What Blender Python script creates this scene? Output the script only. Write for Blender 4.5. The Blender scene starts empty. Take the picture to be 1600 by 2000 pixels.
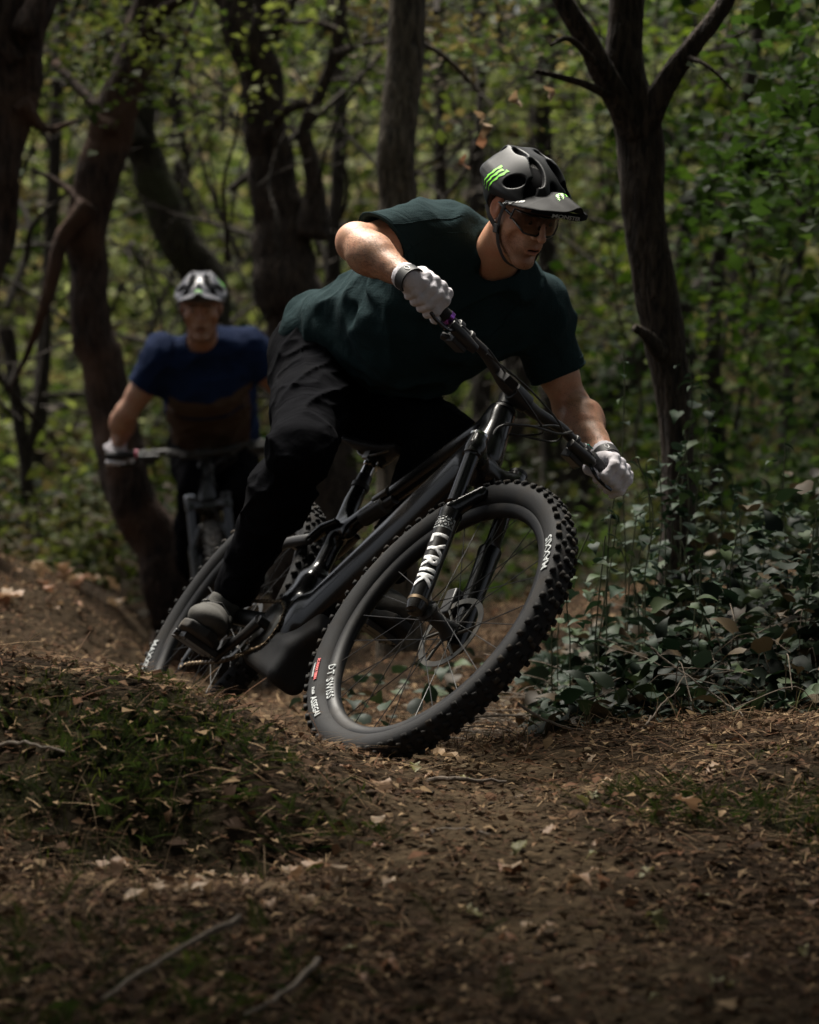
import bpy, bmesh, math, random
import numpy as np
from mathutils import Vector, Matrix
from mathutils.bvhtree import BVHTree
rng = np.random.default_rng(7)
random.seed(7)
SC = bpy.context.scene
COL = SC.collection
# ------------------------------------------------------------------ camera
F = 6184.7                    # focal length in pixels of a 1600 px wide picture
CH = 0.557                    # camera height above the spot where the front wheel touches
cam_d = bpy.data.cameras.new('camera')
cam = bpy.data.objects.new('camera', cam_d); COL.objects.link(cam)
cam.location = (0, 0, CH); cam.rotation_euler = (math.radians(90), 0, 0)
cam_d.sensor_fit = 'HORIZONTAL'; cam_d.sensor_width = 24.0; cam_d.lens = F/1600*24.0
cam_d.clip_start = 0.1; cam_d.clip_end = 600
cam_d.dof.use_dof = True; cam_d.dof.focus_distance = 6.9; cam_d.dof.aperture_fstop = 3.4
SC.camera = cam
# ------------------------------------------------------------------ daylight
SUN_EL, SUN_AZ = math.radians(66), math.radians(-32)     # azimuth measured from +Y (away from camera) towards +X
world = bpy.data.worlds.new('World'); SC.world = world; world.use_nodes = True
nt = world.node_tree
bg = nt.nodes['Background']
sky = nt.nodes.new('ShaderNodeTexSky'); sky.sky_type = 'NISHITA'; sky.sun_disc = False
sky.sun_elevation = SUN_EL; sky.sun_rotation = SUN_AZ
sky.air_density = 1.0; sky.dust_density = 4.0; sky.ozone_density = 1.0
hs = nt.nodes.new('ShaderNodeHueSaturation'); hs.inputs['Saturation'].default_value = 0.30   # thin overcast: a whitish sky
nt.links.new(sky.outputs['Color'], hs.inputs['Color']); nt.links.new(hs.outputs['Color'], bg.inputs['Color']); bg.inputs['Strength'].default_value = 0.05
sl = bpy.data.lights.new('sun', 'SUN'); sl.energy = 5.0; sl.angle = math.radians(28); sl.color = (1.0, 0.94, 0.84)
so = bpy.data.objects.new('sun', sl); COL.objects.link(so)
sd = Vector((math.sin(SUN_AZ)*math.cos(SUN_EL), math.cos(SUN_AZ)*math.cos(SUN_EL), math.sin(SUN_EL)))
so.rotation_euler = (-sd).to_track_quat('-Z', 'Y').to_euler(); so.location = (0, 0, 30)
SC.view_settings.view_transform = 'Standard'; SC.view_settings.look = 'None'
SC.view_settings.exposure = 1.2; SC.view_settings.gamma = 1.0; SC.view_settings.use_curve_mapping = False
SC.render.engine = 'CYCLES'
cy = SC.cycles
cy.use_denoising = True
try: cy.denoiser = 'OPENIMAGEDENOISE'
except Exception: pass
cy.max_bounces = 6; cy.diffuse_bounces = 3; cy.glossy_bounces = 3; cy.transmission_bounces = 4
cy.transparent_max_bounces = 6; cy.caustics_reflective = False; cy.caustics_refractive = False
cy.sample_clamp_indirect = 4.0

# ------------------------------------------------------------------ helpers: objects
def at(px, py, d):
    return np.array([(px-800)/F*d, d, CH-(py-1000)/F*d])
def link(o, parent=None):
    COL.objects.link(o)
    if parent is not None: o.parent = parent
    return o
def tag(o, label=None, cat=None, group=None, kind=None):
    if label: o['label'] = label
    if cat: o['category'] = cat
    if group: o['group'] = group
    if kind: o['kind'] = kind
    return o
def empty(name, loc=(0, 0, 0), label=None, cat=None, group=None, M=None):
    o = bpy.data.objects.new(name, None); o.empty_display_size = 0.05
    link(o)
    if M is not None: o.matrix_world = Matrix([list(r) for r in M])
    else: o.location = loc
    return tag(o, label, cat, group)
def mesh_np(name, V, Fc, mats, smooth=True, col=None, mi=None):
    """V (n,3); Fc (m,k) array or list of arrays of equal-width faces."""
    V = np.ascontiguousarray(V, dtype=np.float32)
    if isinstance(Fc, np.ndarray): Fc = [Fc]
    Fc = [np.asarray(f, dtype=np.int32) for f in Fc if len(f)]
    me = bpy.data.meshes.new(name)
    nl = sum(f.size for f in Fc); nf = sum(len(f) for f in Fc)
    me.vertices.add(len(V)); me.vertices.foreach_set('co', V.ravel())
    me.loops.add(nl); me.polygons.add(nf)
    me.loops.foreach_set('vertex_index', np.concatenate([f.ravel() for f in Fc]))
    st = []; o = 0
    for f in Fc:
        st.append(o+np.arange(len(f), dtype=np.int32)*f.shape[1]); o += f.size
    me.polygons.foreach_set('loop_start', np.concatenate(st).astype(np.int32))
    if not isinstance(mats, (list, tuple)): mats = [mats]
    for m in mats: me.materials.append(m)
    if mi is not None: me.polygons.foreach_set('material_index', np.asarray(mi, dtype=np.int32))
    me.update(calc_edges=True)
    if smooth: me.polygons.foreach_set('use_smooth', np.ones(nf, dtype=bool))
    if col is not None:
        ca = me.color_attributes.new('tint', 'FLOAT_COLOR', 'POINT')
        c = np.ones((len(V), 4), dtype=np.float32); c[:, :col.shape[1]] = col
        ca.data.foreach_set('color', c.ravel())
    me.validate(verbose=False)
    return me
def obj(name, me, parent=None, **kw):
    o = bpy.data.objects.new(name, me); link(o, parent)
    return tag(o, **kw)
class MB:
    """collects shapes, builds ONE mesh"""
    def __init__(s): s.V = []; s.Fs = {}; s.n = 0
    def add(s, V, Fl):
        V = np.asarray(V, float)
        for f in Fl:
            s.Fs.setdefault(len(f), []).append(np.asarray(f)+s.n)
        s.V.append(V); s.n += len(V); return s
    def addn(s, V, Fa):
        V = np.asarray(V, float); Fa = np.asarray(Fa)
        s.Fs.setdefault(Fa.shape[1], []).extend(list(Fa+s.n)); s.V.append(V); s.n += len(V); return s
    def box(s, c, size, R=None, taper=1.0):
        x, y, z = np.array(size)/2
        V = np.array([[-x,-y,-z],[x,-y,-z],[x,y,-z],[-x,y,-z],[-x*taper,-y*taper,z],[x*taper,-y*taper,z],[x*taper,y*taper,z],[-x*taper,y*taper,z]])
        if R is not None: V = V @ np.asarray(R).T
        return s.add(V+np.asarray(c), [(0,3,2,1),(4,5,6,7),(0,1,5,4),(1,2,6,5),(2,3,7,6),(3,0,4,7)])
    def tube(s, P, r, n=12, flat=1.0, up=(0, 0, 1), caps=True, closed=False):
        P = np.asarray(P, float); r = np.broadcast_to(np.asarray(r, float), (len(P),))
        m = len(P)
        if closed: T = np.roll(P, -1, 0)-np.roll(P, 1, 0)
        else: T = np.gradient(P, axis=0)
        T /= np.linalg.norm(T, axis=1)[:, None]+1e-12
        a = np.linspace(0, 2*np.pi, n, endpoint=False)
        N = np.zeros_like(P); u = np.array(up, float)
        if abs(u@T[0]) > .95: u = np.array([1., 0.1, 0.])
        for i in range(m):
            u = u-(u@T[i])*T[i]; u /= np.linalg.norm(u)+1e-12; N[i] = u
        B = np.cross(T, N)
        V = P[:, None]+r[:, None, None]*(np.cos(a)[None, :, None]*N[:, None]*flat+np.sin(a)[None, :, None]*B[:, None])
        V = V.reshape(-1, 3)
        i, j = np.meshgrid(np.arange(m if closed else m-1), np.arange(n), indexing='ij')
        i2 = (i+1) % m; j2 = (j+1) % n
        Q = np.stack([i*n+j, i*n+j2, i2*n+j2, i2*n+j], -1).reshape(-1, 4)
        s.addn(V, Q)
        if caps and not closed:
            b = s.n-len(V)
            s.Fs.setdefault(n, []).append(b+np.arange(n)[::-1]); s.Fs[n].append(b+(m-1)*n+np.arange(n))
        return s
    def lathe(s, prof, a, b, n=24):
        """profile [(t along a->b in metres, radius)] around axis a->b"""
        a = np.asarray(a, float); b = np.asarray(b, float); d = (b-a)/np.linalg.norm(b-a)
        P = [a+d*t for t, _ in prof]
        u = np.array([0, 0, 1.]) if abs(d[2]) < .9 else np.array([1., 0, 0])
        u = u-(u@d)*d; u /= np.linalg.norm(u); w = np.cross(d, u)
        an = np.linspace(0, 2*np.pi, n, endpoint=False)
        ring = np.cos(an)[:, None]*u+np.sin(an)[:, None]*w
        V = np.concatenate([p+r*ring for p, (_, r) in zip(P, prof)])
        m = len(prof)
        i, j = np.meshgrid(np.arange(m-1), np.arange(n), indexing='ij'); j2 = (j+1) % n
        s.addn(V, np.stack([i*n+j, i*n+j2, (i+1)*n+j2, (i+1)*n+j], -1).reshape(-1, 4))
        bb = s.n-len(V)
        s.Fs.setdefault(n, []).append(bb+np.arange(n)[::-1]); s.Fs[n].append(bb+(m-1)*n+np.arange(n))
        return s
    def xf(s, fn):
        s.V = [fn(v) for v in s.V]; return s
    def build(s, name, mat, parent=None, smooth=True, bevel=0, auto=35, **kw):
        V = np.concatenate(s.V)
        me = mesh_np(name, V, [np.array(f) for f in s.Fs.values()], mat, smooth=smooth)
        if smooth and auto:
            try: me.set_sharp_from_angle(angle=math.radians(auto))
            except Exception: pass
        o = obj(name, me, parent, **kw)
        if bevel:
            m = o.modifiers.new('bevel', 'BEVEL'); m.width = bevel; m.segments = 2; m.limit_method = 'ANGLE'
        return o
def catmull(P, k=8):
    P = np.asarray(P, float); Q = np.vstack([2*P[0]-P[1], P, 2*P[-1]-P[-2]])
    out = []
    for i in range(1, len(Q)-2):
        for t in np.arange(k)/k:
            a, b, c, d = Q[i-1], Q[i], Q[i+1], Q[i+2]
            out.append(.5*((2*b)+(c-a)*t+(2*a-5*b+4*c-d)*t*t+(-a+3*b-3*c+d)*t**3))
    out.append(Q[-2]); return np.array(out)

# ------------------------------------------------------------------ helpers: noise and distance fields
_tab = np.random.default_rng(3).random((32, 32, 32)).astype(np.float32)*2-1
def vnoise(p):
    p = np.asarray(p, np.float32); i = np.floor(p).astype(np.int32); f = p-i; f = f*f*(3-2*f)
    x0, y0, z0 = (i[:, 0] & 31), (i[:, 1] & 31), (i[:, 2] & 31)
    x1, y1, z1 = (x0+1) & 31, (y0+1) & 31, (z0+1) & 31
    fx, fy, fz = f[:, 0], f[:, 1], f[:, 2]
    c00 = _tab[x0, y0, z0]*(1-fx)+_tab[x1, y0, z0]*fx; c10 = _tab[x0, y1, z0]*(1-fx)+_tab[x1, y1, z0]*fx
    c01 = _tab[x0, y0, z1]*(1-fx)+_tab[x1, y0, z1]*fx; c11 = _tab[x0, y1, z1]*(1-fx)+_tab[x1, y1, z1]*fx
    return (c00*(1-fy)+c10*fy)*(1-fz)+(c01*(1-fy)+c11*fy)*fz
def fbm(p, o=3):
    s = 0; a = 1.0
    for k in range(o): s = s+a*vnoise(p*2**k+k*7.3); a *= .5
    return s
def A3(*v): return np.array(v, np.float32)
def cap(p, a, b, ra, rb=None):
    rb = ra if rb is None else rb
    a = np.asarray(a, np.float32); b = np.asarray(b, np.float32); d = b-a; q = p-a
    t = np.clip(q@d/(d@d), 0, 1)
    return np.linalg.norm(q-t[:, None]*d, axis=1)-(ra+(rb-ra)*t)
def ecap(p, a, b, ra, rb, U):
    """capsule with elliptical section: ra=(along U, across) at a"""
    a = np.asarray(a, np.float32); b = np.asarray(b, np.float32); d = b-a; L = np.linalg.norm(d); dn = d/L
    U = np.asarray(U, np.float32); U = U-(U@dn)*dn; U /= np.linalg.norm(U); W = np.cross(dn, U)
    q = p-a; t0 = q@dn; t = np.clip(t0/L, 0, 1)
    ru = ra[0]+(rb[0]-ra[0])*t; rw = ra[1]+(rb[1]-ra[1])*t; rm = np.minimum(ru, rw)
    al = (t0-t*L)/rm; u = (q@U)/ru; w = (q@W)/rw
    k = np.sqrt(al*al+u*u+w*w); k2 = np.sqrt((al/rm)**2+(u/ru)**2+(w/rw)**2)+1e-6
    return k*(k-1)/k2
def ell(p, c, r, R=None):
    q = p-np.asarray(c, np.float32)
    if R is not None: q = q@np.asarray(R, np.float32)
    r = np.asarray(r, np.float32); k = np.linalg.norm(q/r, axis=1); k2 = np.linalg.norm(q/r**2, axis=1)+1e-6
    return k*(k-1)/k2
def rbox(p, c, hs, rad, R=None):
    q = p-np.asarray(c, np.float32)
    if R is not None: q = q@np.asarray(R, np.float32)
    q = np.abs(q)-(np.asarray(hs, np.float32)-rad)
    return np.linalg.norm(np.maximum(q, 0), axis=1)+np.minimum(q.max(1), 0)-rad
def smin(a, b, k):
    h = np.clip(.5+.5*(b-a)/k, 0, 1); return b*(1-h)+a*h-k*h*(1-h)
def smax(a, b, k): return -smin(-a, -b, k)
def chain(p, pts, rs, k=.01):
    d = None
    for i in range(len(pts)-1):
        c = cap(p, pts[i], pts[i+1], rs[i], rs[i+1]); d = c if d is None else smin(d, c, k)
    return d
def surf(f, lo, hi, vox, margin=0.0):
    """mesh the zero level of f: dense only near the surface, surface nets"""
    B = 6
    lo = np.asarray(lo, np.float32); n = (np.ceil((np.asarray(hi)-lo)/vox/B)*B).astype(int)
    nb = n//B
    g = [(np.arange(k, dtype=np.float32)+.5)*B-.5 for k in nb]
    C = np.stack(np.meshgrid(*g, indexing='ij'), -1).reshape(-1, 3)*vox+lo
    dc = f(C)
    act = np.abs(dc) < B*vox*0.9+.012+margin
    D = np.repeat(np.repeat(np.repeat(dc.reshape(nb), B, 0), B, 1), B, 2).astype(np.float32)
    bi = np.argwhere(act.reshape(nb))
    off = np.stack(np.meshgrid(*[np.arange(B)]*3, indexing='ij'), -1).reshape(-1, 3)
    step = 4000
    for s in range(0, len(bi), step):
        idx = (bi[s:s+step, None]*B+off[None]).reshape(-1, 3)
        D[idx[:, 0], idx[:, 1], idx[:, 2]] = f(idx.astype(np.float32)*vox+lo)
    S = D < 0
    c = np.zeros([k-1 for k in n], np.uint8)
    for dx in (0, 1):
        for dy in (0, 1):
            for dz in (0, 1):
                c += S[dx:n[0]-1+dx, dy:n[1]-1+dy, dz:n[2]-1+dz]
    cells = np.argwhere((c > 0) & (c < 8))
    acc = np.zeros((len(cells), 3), np.float32); cnt = np.zeros(len(cells), np.float32)
    for ax in range(3):
        o1, o2 = [(1, 2), (0, 2), (0, 1)][ax]
        for u in (0, 1):
            for v in (0, 1):
                p0 = cells.copy(); p0[:, o1] += u; p0[:, o2] += v
                p1 = p0.copy(); p1[:, ax] += 1
                a = D[p0[:, 0], p0[:, 1], p0[:, 2]]; b = D[p1[:, 0], p1[:, 1], p1[:, 2]]
                m = (a < 0) != (b < 0); t = np.where(m, a/np.where(m, a-b, 1), 0)
                q = p0.astype(np.float32); q[:, ax] += t
                acc += q*m[:, None]; cnt += m
    V = acc/np.maximum(cnt, 1)[:, None]*vox+lo
    vid = np.full(c.shape, -1, np.int32); vid[cells[:, 0], cells[:, 1], cells[:, 2]] = np.arange(len(cells))
    faces = []
    for ax in range(3):
        o1, o2 = [(1, 2), (2, 0), (0, 1)][ax]
        sl0 = [slice(1, n[k]-1) for k in range(3)]; sl1 = list(sl0)
        sl0[ax] = slice(0, n[ax]-1); sl1[ax] = slice(1, n[ax])
        A = S[tuple(sl0)]; Bq = S[tuple(sl1)]
        e = np.argwhere(A != Bq); e[:, o1] += 1; e[:, o2] += 1
        flip = A[tuple((e-np.array([0 if k == ax else 1 for k in range(3)])).T)]
        def at_(a, b):
            q = e.copy(); q[:, o1] -= a; q[:, o2] -= b
            ok = (q[:, 0] < c.shape[0]) & (q[:, 1] < c.shape[1]) & (q[:, 2] < c.shape[2])
            q = np.minimum(q, np.array(c.shape)-1)
            return np.where(ok, vid[q[:, 0], q[:, 1], q[:, 2]], -1)
        quad = np.stack([at_(1, 1), at_(0, 1), at_(0, 0), at_(1, 0)], 1)
        quad = np.where(flip[:, None], quad, quad[:, ::-1])
        faces.append(quad[(quad >= 0).all(1)])
    return V, np.concatenate(faces)
def frame_from(fwd, up):
    f = np.asarray(fwd, float); f /= np.linalg.norm(f); r = np.cross(f, up); r /= np.linalg.norm(r); u = np.cross(r, f)
    return np.stack([r, f, u], 1)       # columns: right, forward, up

# ------------------------------------------------------------------ materials
def mat(name, col, rough=.6, spec=.5, metal=0, coat=0, bump=0, bscale=200, var=0, vscale=8, dirt=None, dscale=5, damt=.4, sss=0, tint=False, sheen=0, stretch=(1,1,1), coords='Object', trans=0, alpha=1):
    m = bpy.data.materials.new(name); m.use_nodes = True; t = m.node_tree; L = t.links; N = t.nodes
    b = N['Principled BSDF']; b.inputs['Roughness'].default_value = rough; b.inputs['Metallic'].default_value = metal
    b.inputs['Specular IOR Level'].default_value = spec; b.inputs['Coat Weight'].default_value = coat; b.inputs['Coat Roughness'].default_value = .06
    b.inputs['Sheen Weight'].default_value = sheen
    if sss: b.inputs['Subsurface Weight'].default_value = sss; b.inputs['Subsurface Radius'].default_value = (.012, .005, .002); b.inputs['Subsurface Scale'].default_value = 1
    tc = N.new('ShaderNodeTexCoord'); mp = N.new('ShaderNodeMapping'); mp.inputs['Scale'].default_value = stretch
    L.new(tc.outputs[coords], mp.inputs['Vector']); vec = mp.outputs['Vector']
    c = None
    rgb = N.new('ShaderNodeRGB'); rgb.outputs[0].default_value = (*col, 1); c = rgb.outputs[0]
    def noise(sc, det=4):
        n = N.new('ShaderNodeTexNoise'); n.inputs['Scale'].default_value = sc; n.inputs['Detail'].default_value = det; L.new(vec, n.inputs['Vector']); return n.outputs['Fac']
    def mixc(f, a, bb, mode='MIX'):
        x = N.new('ShaderNodeMix'); x.data_type = 'RGBA'; x.blend_type = mode
        if isinstance(f, float): x.inputs[0].default_value = f
        else: L.new(f, x.inputs[0])
        L.new(a, x.inputs[6])
        if isinstance(bb, tuple): x.inputs[7].default_value = (*bb, 1)
        else: L.new(bb, x.inputs[7])
        return x.outputs[2]
    def ramp(f, a, bb, lo=0, hi=1):
        r = N.new('ShaderNodeMapRange'); r.inputs[1].default_value = a; r.inputs[2].default_value = bb; r.inputs[3].default_value = lo; r.inputs[4].default_value = hi; L.new(f, r.inputs[0]); return r.outputs[0]
    if tint:
        at_ = N.new('ShaderNodeAttribute'); at_.attribute_name = 'tint'; c = mixc(1.0, c, at_.outputs['Color'], 'MULTIPLY')
    if var:
        x = N.new('ShaderNodeMix'); x.data_type = 'RGBA'; x.blend_type = 'MULTIPLY'; L.new(ramp(noise(vscale), .3, .7, 0, var), x.inputs[0]); L.new(c, x.inputs[6]); x.inputs[7].default_value = (.35, .35, .35, 1); c = x.outputs[2]
    if dirt is not None:
        f = ramp(noise(dscale, 6), .5, .75, 0, damt); c = mixc(f, c, dirt)
        rr = N.new('ShaderNodeMix'); L.new(f, rr.inputs[0]); rr.inputs[2].default_value = rough; rr.inputs[3].default_value = min(1, rough+.45); L.new(rr.outputs[0], b.inputs['Roughness'])
    L.new(c, b.inputs['Base Color'])
    if bump:
        bp = N.new('ShaderNodeBump'); bp.inputs['Strength'].default_value = 1; bp.inputs['Distance'].default_value = bump; L.new(noise(bscale, 3), bp.inputs['Height']); L.new(bp.outputs[0], b.inputs['Normal'])
    if trans: b.inputs['Transmission Weight'].default_value = trans; b.inputs['IOR'].default_value = 1.3
    if alpha < 1: b.inputs['Alpha'].default_value = alpha
    return m
def leafmat(name, col, transl=.35, rough=.45, spec=.4, tcol=None):
    m = bpy.data.materials.new(name); m.use_nodes = True; t = m.node_tree; L = t.links; N = t.nodes
    b = N['Principled BSDF']; out = N['Material Output']; b.inputs['Roughness'].default_value = rough; b.inputs['Specular IOR Level'].default_value = spec
    a = N.new('ShaderNodeAttribute'); a.attribute_name = 'tint'
    x = N.new('ShaderNodeMix'); x.data_type = 'RGBA'; x.blend_type = 'MULTIPLY'; x.inputs[0].default_value = 1
    x.inputs[6].default_value = (*col, 1); L.new(a.outputs['Color'], x.inputs[7]); L.new(x.outputs[2], b.inputs['Base Color'])
    tr = N.new('ShaderNodeBsdfTranslucent'); y = N.new('ShaderNodeMix'); y.data_type = 'RGBA'; y.blend_type = 'MULTIPLY'; y.inputs[0].default_value = 1
    y.inputs[6].default_value = (*(tcol or tuple(min(1, c*1.8) for c in col)), 1); L.new(a.outputs['Color'], y.inputs[7]); L.new(y.outputs[2], tr.inputs['Color'])
    mx = N.new('ShaderNodeMixShader'); mx.inputs[0].default_value = transl; L.new(b.outputs[0], mx.inputs[1]); L.new(tr.outputs[0], mx.inputs[2]); L.new(mx.outputs[0], out.inputs['Surface'])
    return m
# ================================================================== GROUND
def tps_fit(P, z, lam=1e-3):
    n = len(P); d = np.linalg.norm(P[:, None]-P[None], axis=2); K = d*d*np.log(d+1e-9)+lam*np.eye(n)
    A = np.zeros((n+3, n+3)); A[:n, :n] = K; A[:n, n] = 1; A[:n, n+1:] = P; A[n, :n] = 1; A[n+1:, :n] = P.T
    return np.linalg.solve(A, np.concatenate([z, np.zeros(3)]))
_c = [at(*v) for v in [
    # crest of the mossy mound, left foreground
    (-260,1270,6.3),(0,1305,6.25),(150,1322,6.25),(300,1352,6.2),(420,1392,6.2),(520,1440,6.2),(640,1500,6.15),(740,1545,6.1),
    # its steep face and foot
    (-200,1560,5.85),(0,1570,5.85),(250,1590,5.84),(450,1618,5.80),(650,1640,5.75),(100,1660,5.74),(280,1680,5.77),(450,1690,5.74),(600,1690,5.70),
    (-200,1700,5.55),(0,1720,5.5),(250,1730,5.45),(500,1740,5.4),(800,1700,5.5),
    (0,2000,4.6),(400,2010,4.6),(800,2000,4.6),(1200,2000,4.6),(1600,2000,4.6),(1900,2000,4.6),
    # trail under and in front of the front wheel
    (760,1499,6.75),(900,1507,6.6),(860,1580,6.1),(1000,1600,6.0),(1000,1780,5.3),(1200,1780,5.3),
    (1150,1440,7.0),(1350,1420,7.2),(1600,1392,7.3),(1850,1370,7.4),(1250,1560,6.1),(1450,1560,6.1),(1560,1500,6.3),(1620,1620,5.8),(1600,1800,5.3),
]]
_w = [(-.46,7.9,-.03),(-.3,7.4,-.025),(-.85,7.2,-.02),(-1.3,7.2,.0),(.1,7.6,-.02),(.5,7.8,.03),(.5,8.8,.06),(1.1,8.2,.12),(1.8,8.2,.2),(1.2,9.5,.2),(2.4,10,.35),
      (-.7,8.6,.0),(-.62,9.2,.02),(-.55,10.2,-.12),(-.72,11.2,-.235),(-.78,11.9,-.245),(-.85,12.8,-.23),(-.95,13.6,-.2),
      (-1.2,8.9,.10),(-1.3,9.8,.22),(-1.15,10.6,.27),(-1.75,10.6,.30),(-1.25,11.6,.25),(-1.15,12.7,.24),(-1.9,12.5,.3),(-2.6,11,.4),(-.2,10.5,.02),(.3,11.5,.12),(-.2,12.5,.05),(1,12.5,.25),
      (-3,6,.35),(-3,8,.3),(3,6,.15),(3,8,.35),(-3,3,-.3),(3,3,-.3),(0,3,-.38),(0,1,-.45),(-3,0,-.45),(3,0,-.45),
      (-2,16,.3),(0,16,.15),(2.2,16,.4),(-3,22,.5),(0,22,.5),(3,22,.7),(-5,30,1.2),(0,30,1.2),(5,30,1.4),(-6,14,.8),(6,14,.9),(-6,5,.5),(6,5,.5)]
CP = np.array([[c[0], c[1], c[2]] for c in _c]+[list(w) for w in _w])
_wt = tps_fit(CP[:, :2], CP[:, 2])
def hbase(x, y):
    x = np.asarray(x, float); y = np.asarray(y, float); s = x.shape; xf = np.clip(x.ravel(), -6, 6); yf = np.clip(y.ravel(), 0, 30); out = np.empty_like(xf)
    for k in range(0, len(xf), 20000):
        q = np.stack([xf[k:k+20000], yf[k:k+20000]], 1); d = np.linalg.norm(q[:, None]-CP[None, :, :2], axis=2)
        out[k:k+20000] = (d*d*np.log(d+1e-9))@_wt[:len(CP)]+_wt[len(CP)]+q@_wt[len(CP)+1:]
    yy = y.ravel(); out += np.clip(yy-30, 0, 60)*.22
    return out.reshape(s)
def hgt(x, y):
    x = np.asarray(x, float); y = np.asarray(y, float); z = hbase(x, y)
    p = np.stack([x.ravel(), y.ravel(), np.zeros(x.size)], 1)
    amp = np.where(y.ravel() > 13, .6, 1)
    n = fbm(p*2.3, 2)*.016+fbm(p*9, 3)*.008+fbm(p*31+5, 2)*.0035
    # keep the wheel tracks smooth
    dw = np.minimum(np.hypot(x.ravel()+.02, y.ravel()-6.76), np.hypot(x.ravel()+.4, y.ravel()-7.95))
    n = n*np.clip(dw/.25, .15, 1)*amp
    # undercut ledge along the foot of the mound
    return z+n.reshape(x.shape)
def masks(x, y):
    """trail dirt, moss: 0..1"""
    path = catmull([(.9,3.2,0),(.45,4.6,0),(.2,5.6,0),(.12,6.6,0),(-.12,7.4,0),(-.5,8.3,0),(-.7,9.4,0),(-.72,11.5,0),(-.9,14,0)], 6)[:, :2]
    q = np.stack([x.ravel(), y.ravel()], 1); d = np.full(len(q), 9.)
    for k in range(0, len(q), 20000): d[k:k+20000] = np.linalg.norm(q[k:k+20000, None]-path[None], axis=2).min(1)
    p = np.stack([q[:, 0], q[:, 1], np.zeros(len(q))], 1)
    tr = np.clip(1.25-d/.30+fbm(p*5, 3)*.55, 0, 1)
    bank = np.clip(1.4-np.hypot((q[:, 0]+1.25)/.9, (q[:, 1]-10)/1.7)+fbm(p*3+9, 3)*.4, 0, 1)
    tr = np.maximum(tr, bank*.5)
    mo = np.clip(1.0-np.hypot((q[:, 0]+.62)/.55, (q[:, 1]-6.0)/.32)+fbm(p*7+3, 3)*.6, 0, 1)
    mo = np.maximum(mo, np.clip(1.0-np.hypot((q[:, 0]-.78)/.2, (q[:, 1]-6.0)/.45)+fbm(p*7+3, 3)*.6, 0, 1))
    return tr.reshape(x.shape), mo.reshape(x.shape)
def grid(x0, x1, nx, ys):
    xs = np.linspace(x0, x1, nx); X, Y = np.meshgrid(xs, ys, indexing='ij'); return X, Y
def warp_axis(lo, hi, fine_lo, fine_hi, fine, coarse_n):
    a = np.arange(fine_lo, fine_hi, fine)
    b = fine_lo-(np.geomspace(fine, fine_lo-lo, coarse_n) if lo < fine_lo else []); c = fine_hi+np.geomspace(fine, hi-fine_hi, coarse_n)
    return np.concatenate([np.sort(b), a, c])
gx = warp_axis(-150, 150, -1.7, 1.9, .017, 46); gy = warp_axis(-60, 220, 4.0, 9.5, .017, 60)
X, Y = np.meshgrid(gx, gy, indexing='ij'); Z = hgt(X, Y)
Z += np.clip(np.abs(X)-6, 0, 40)*.12
tr, mo = masks(X, Y)
soil = np.array([.033, .023, .015]); tan = np.array([.088, .063, .038]); moss = np.array([.018, .019, .008])
pc = np.stack([X.ravel(), Y.ravel(), Z.ravel()], 1)
v = .8+.35*fbm(pc*14, 3)
C = soil[None]*(1-tr.ravel()[:, None])+tan[None]*tr.ravel()[:, None]
C = C*(1-mo.ravel()[:, None])+moss[None]*mo.ravel()[:, None]; C *= v[:, None]
i, j = np.meshgrid(np.arange(len(gx)-1), np.arange(len(gy)-1), indexing='ij'); ny = len(gy)
Q = np.stack([i*ny+j, (i+1)*ny+j, (i+1)*ny+j+1, i*ny+j+1], -1).reshape(-1, 4)
m_ground = mat('forest_soil', (1, 1, 1), rough=1.0, spec=.03, tint=True, bump=.012, bscale=45, var=.75, vscale=60)
obj('ground', mesh_np('ground', pc, Q, m_ground, col=C), kind='structure')
# exact surface lookup for things that rest on the ground
def gz(x, y): return float(hgt(np.array([x]), np.array([y]))[0])

# ================================================================== LEAVES
def leaf_tpl(n=3, w=.5, fold=.15, curl=.2, lobes=0, heart=False):
    """length 1 along +Y, midrib folded"""
    t = np.linspace(0, 1, n+1)
    if heart: wd = w*np.interp(t, [0, .12, .3, .6, .85, 1], [.55, 1, .95, .55, .22, 0.02])
    else: wd = w*np.sin(np.pi*np.clip(t, .03, .985))**.8*(1+.15*np.cos(t*3))
    if lobes: wd = wd*(1+.38*np.cos(t*2*np.pi*lobes))
    V = []; z = -curl*(t-.5)**2*2
    for k in range(n+1): V += [(-wd[k], t[k]+(-.1 if heart and k == 0 else 0), z[k]+fold*wd[k]), (0, t[k], z[k]), (wd[k], t[k]+(-.1 if heart and k == 0 else 0), z[k]+fold*wd[k]*.8)]
    Fq = []
    for k in range(n):
        a = 3*k; Fq += [(a, a+1, a+4, a+3), (a+1, a+2, a+5, a+4)]
    return np.array(V), np.array(Fq)
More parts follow.
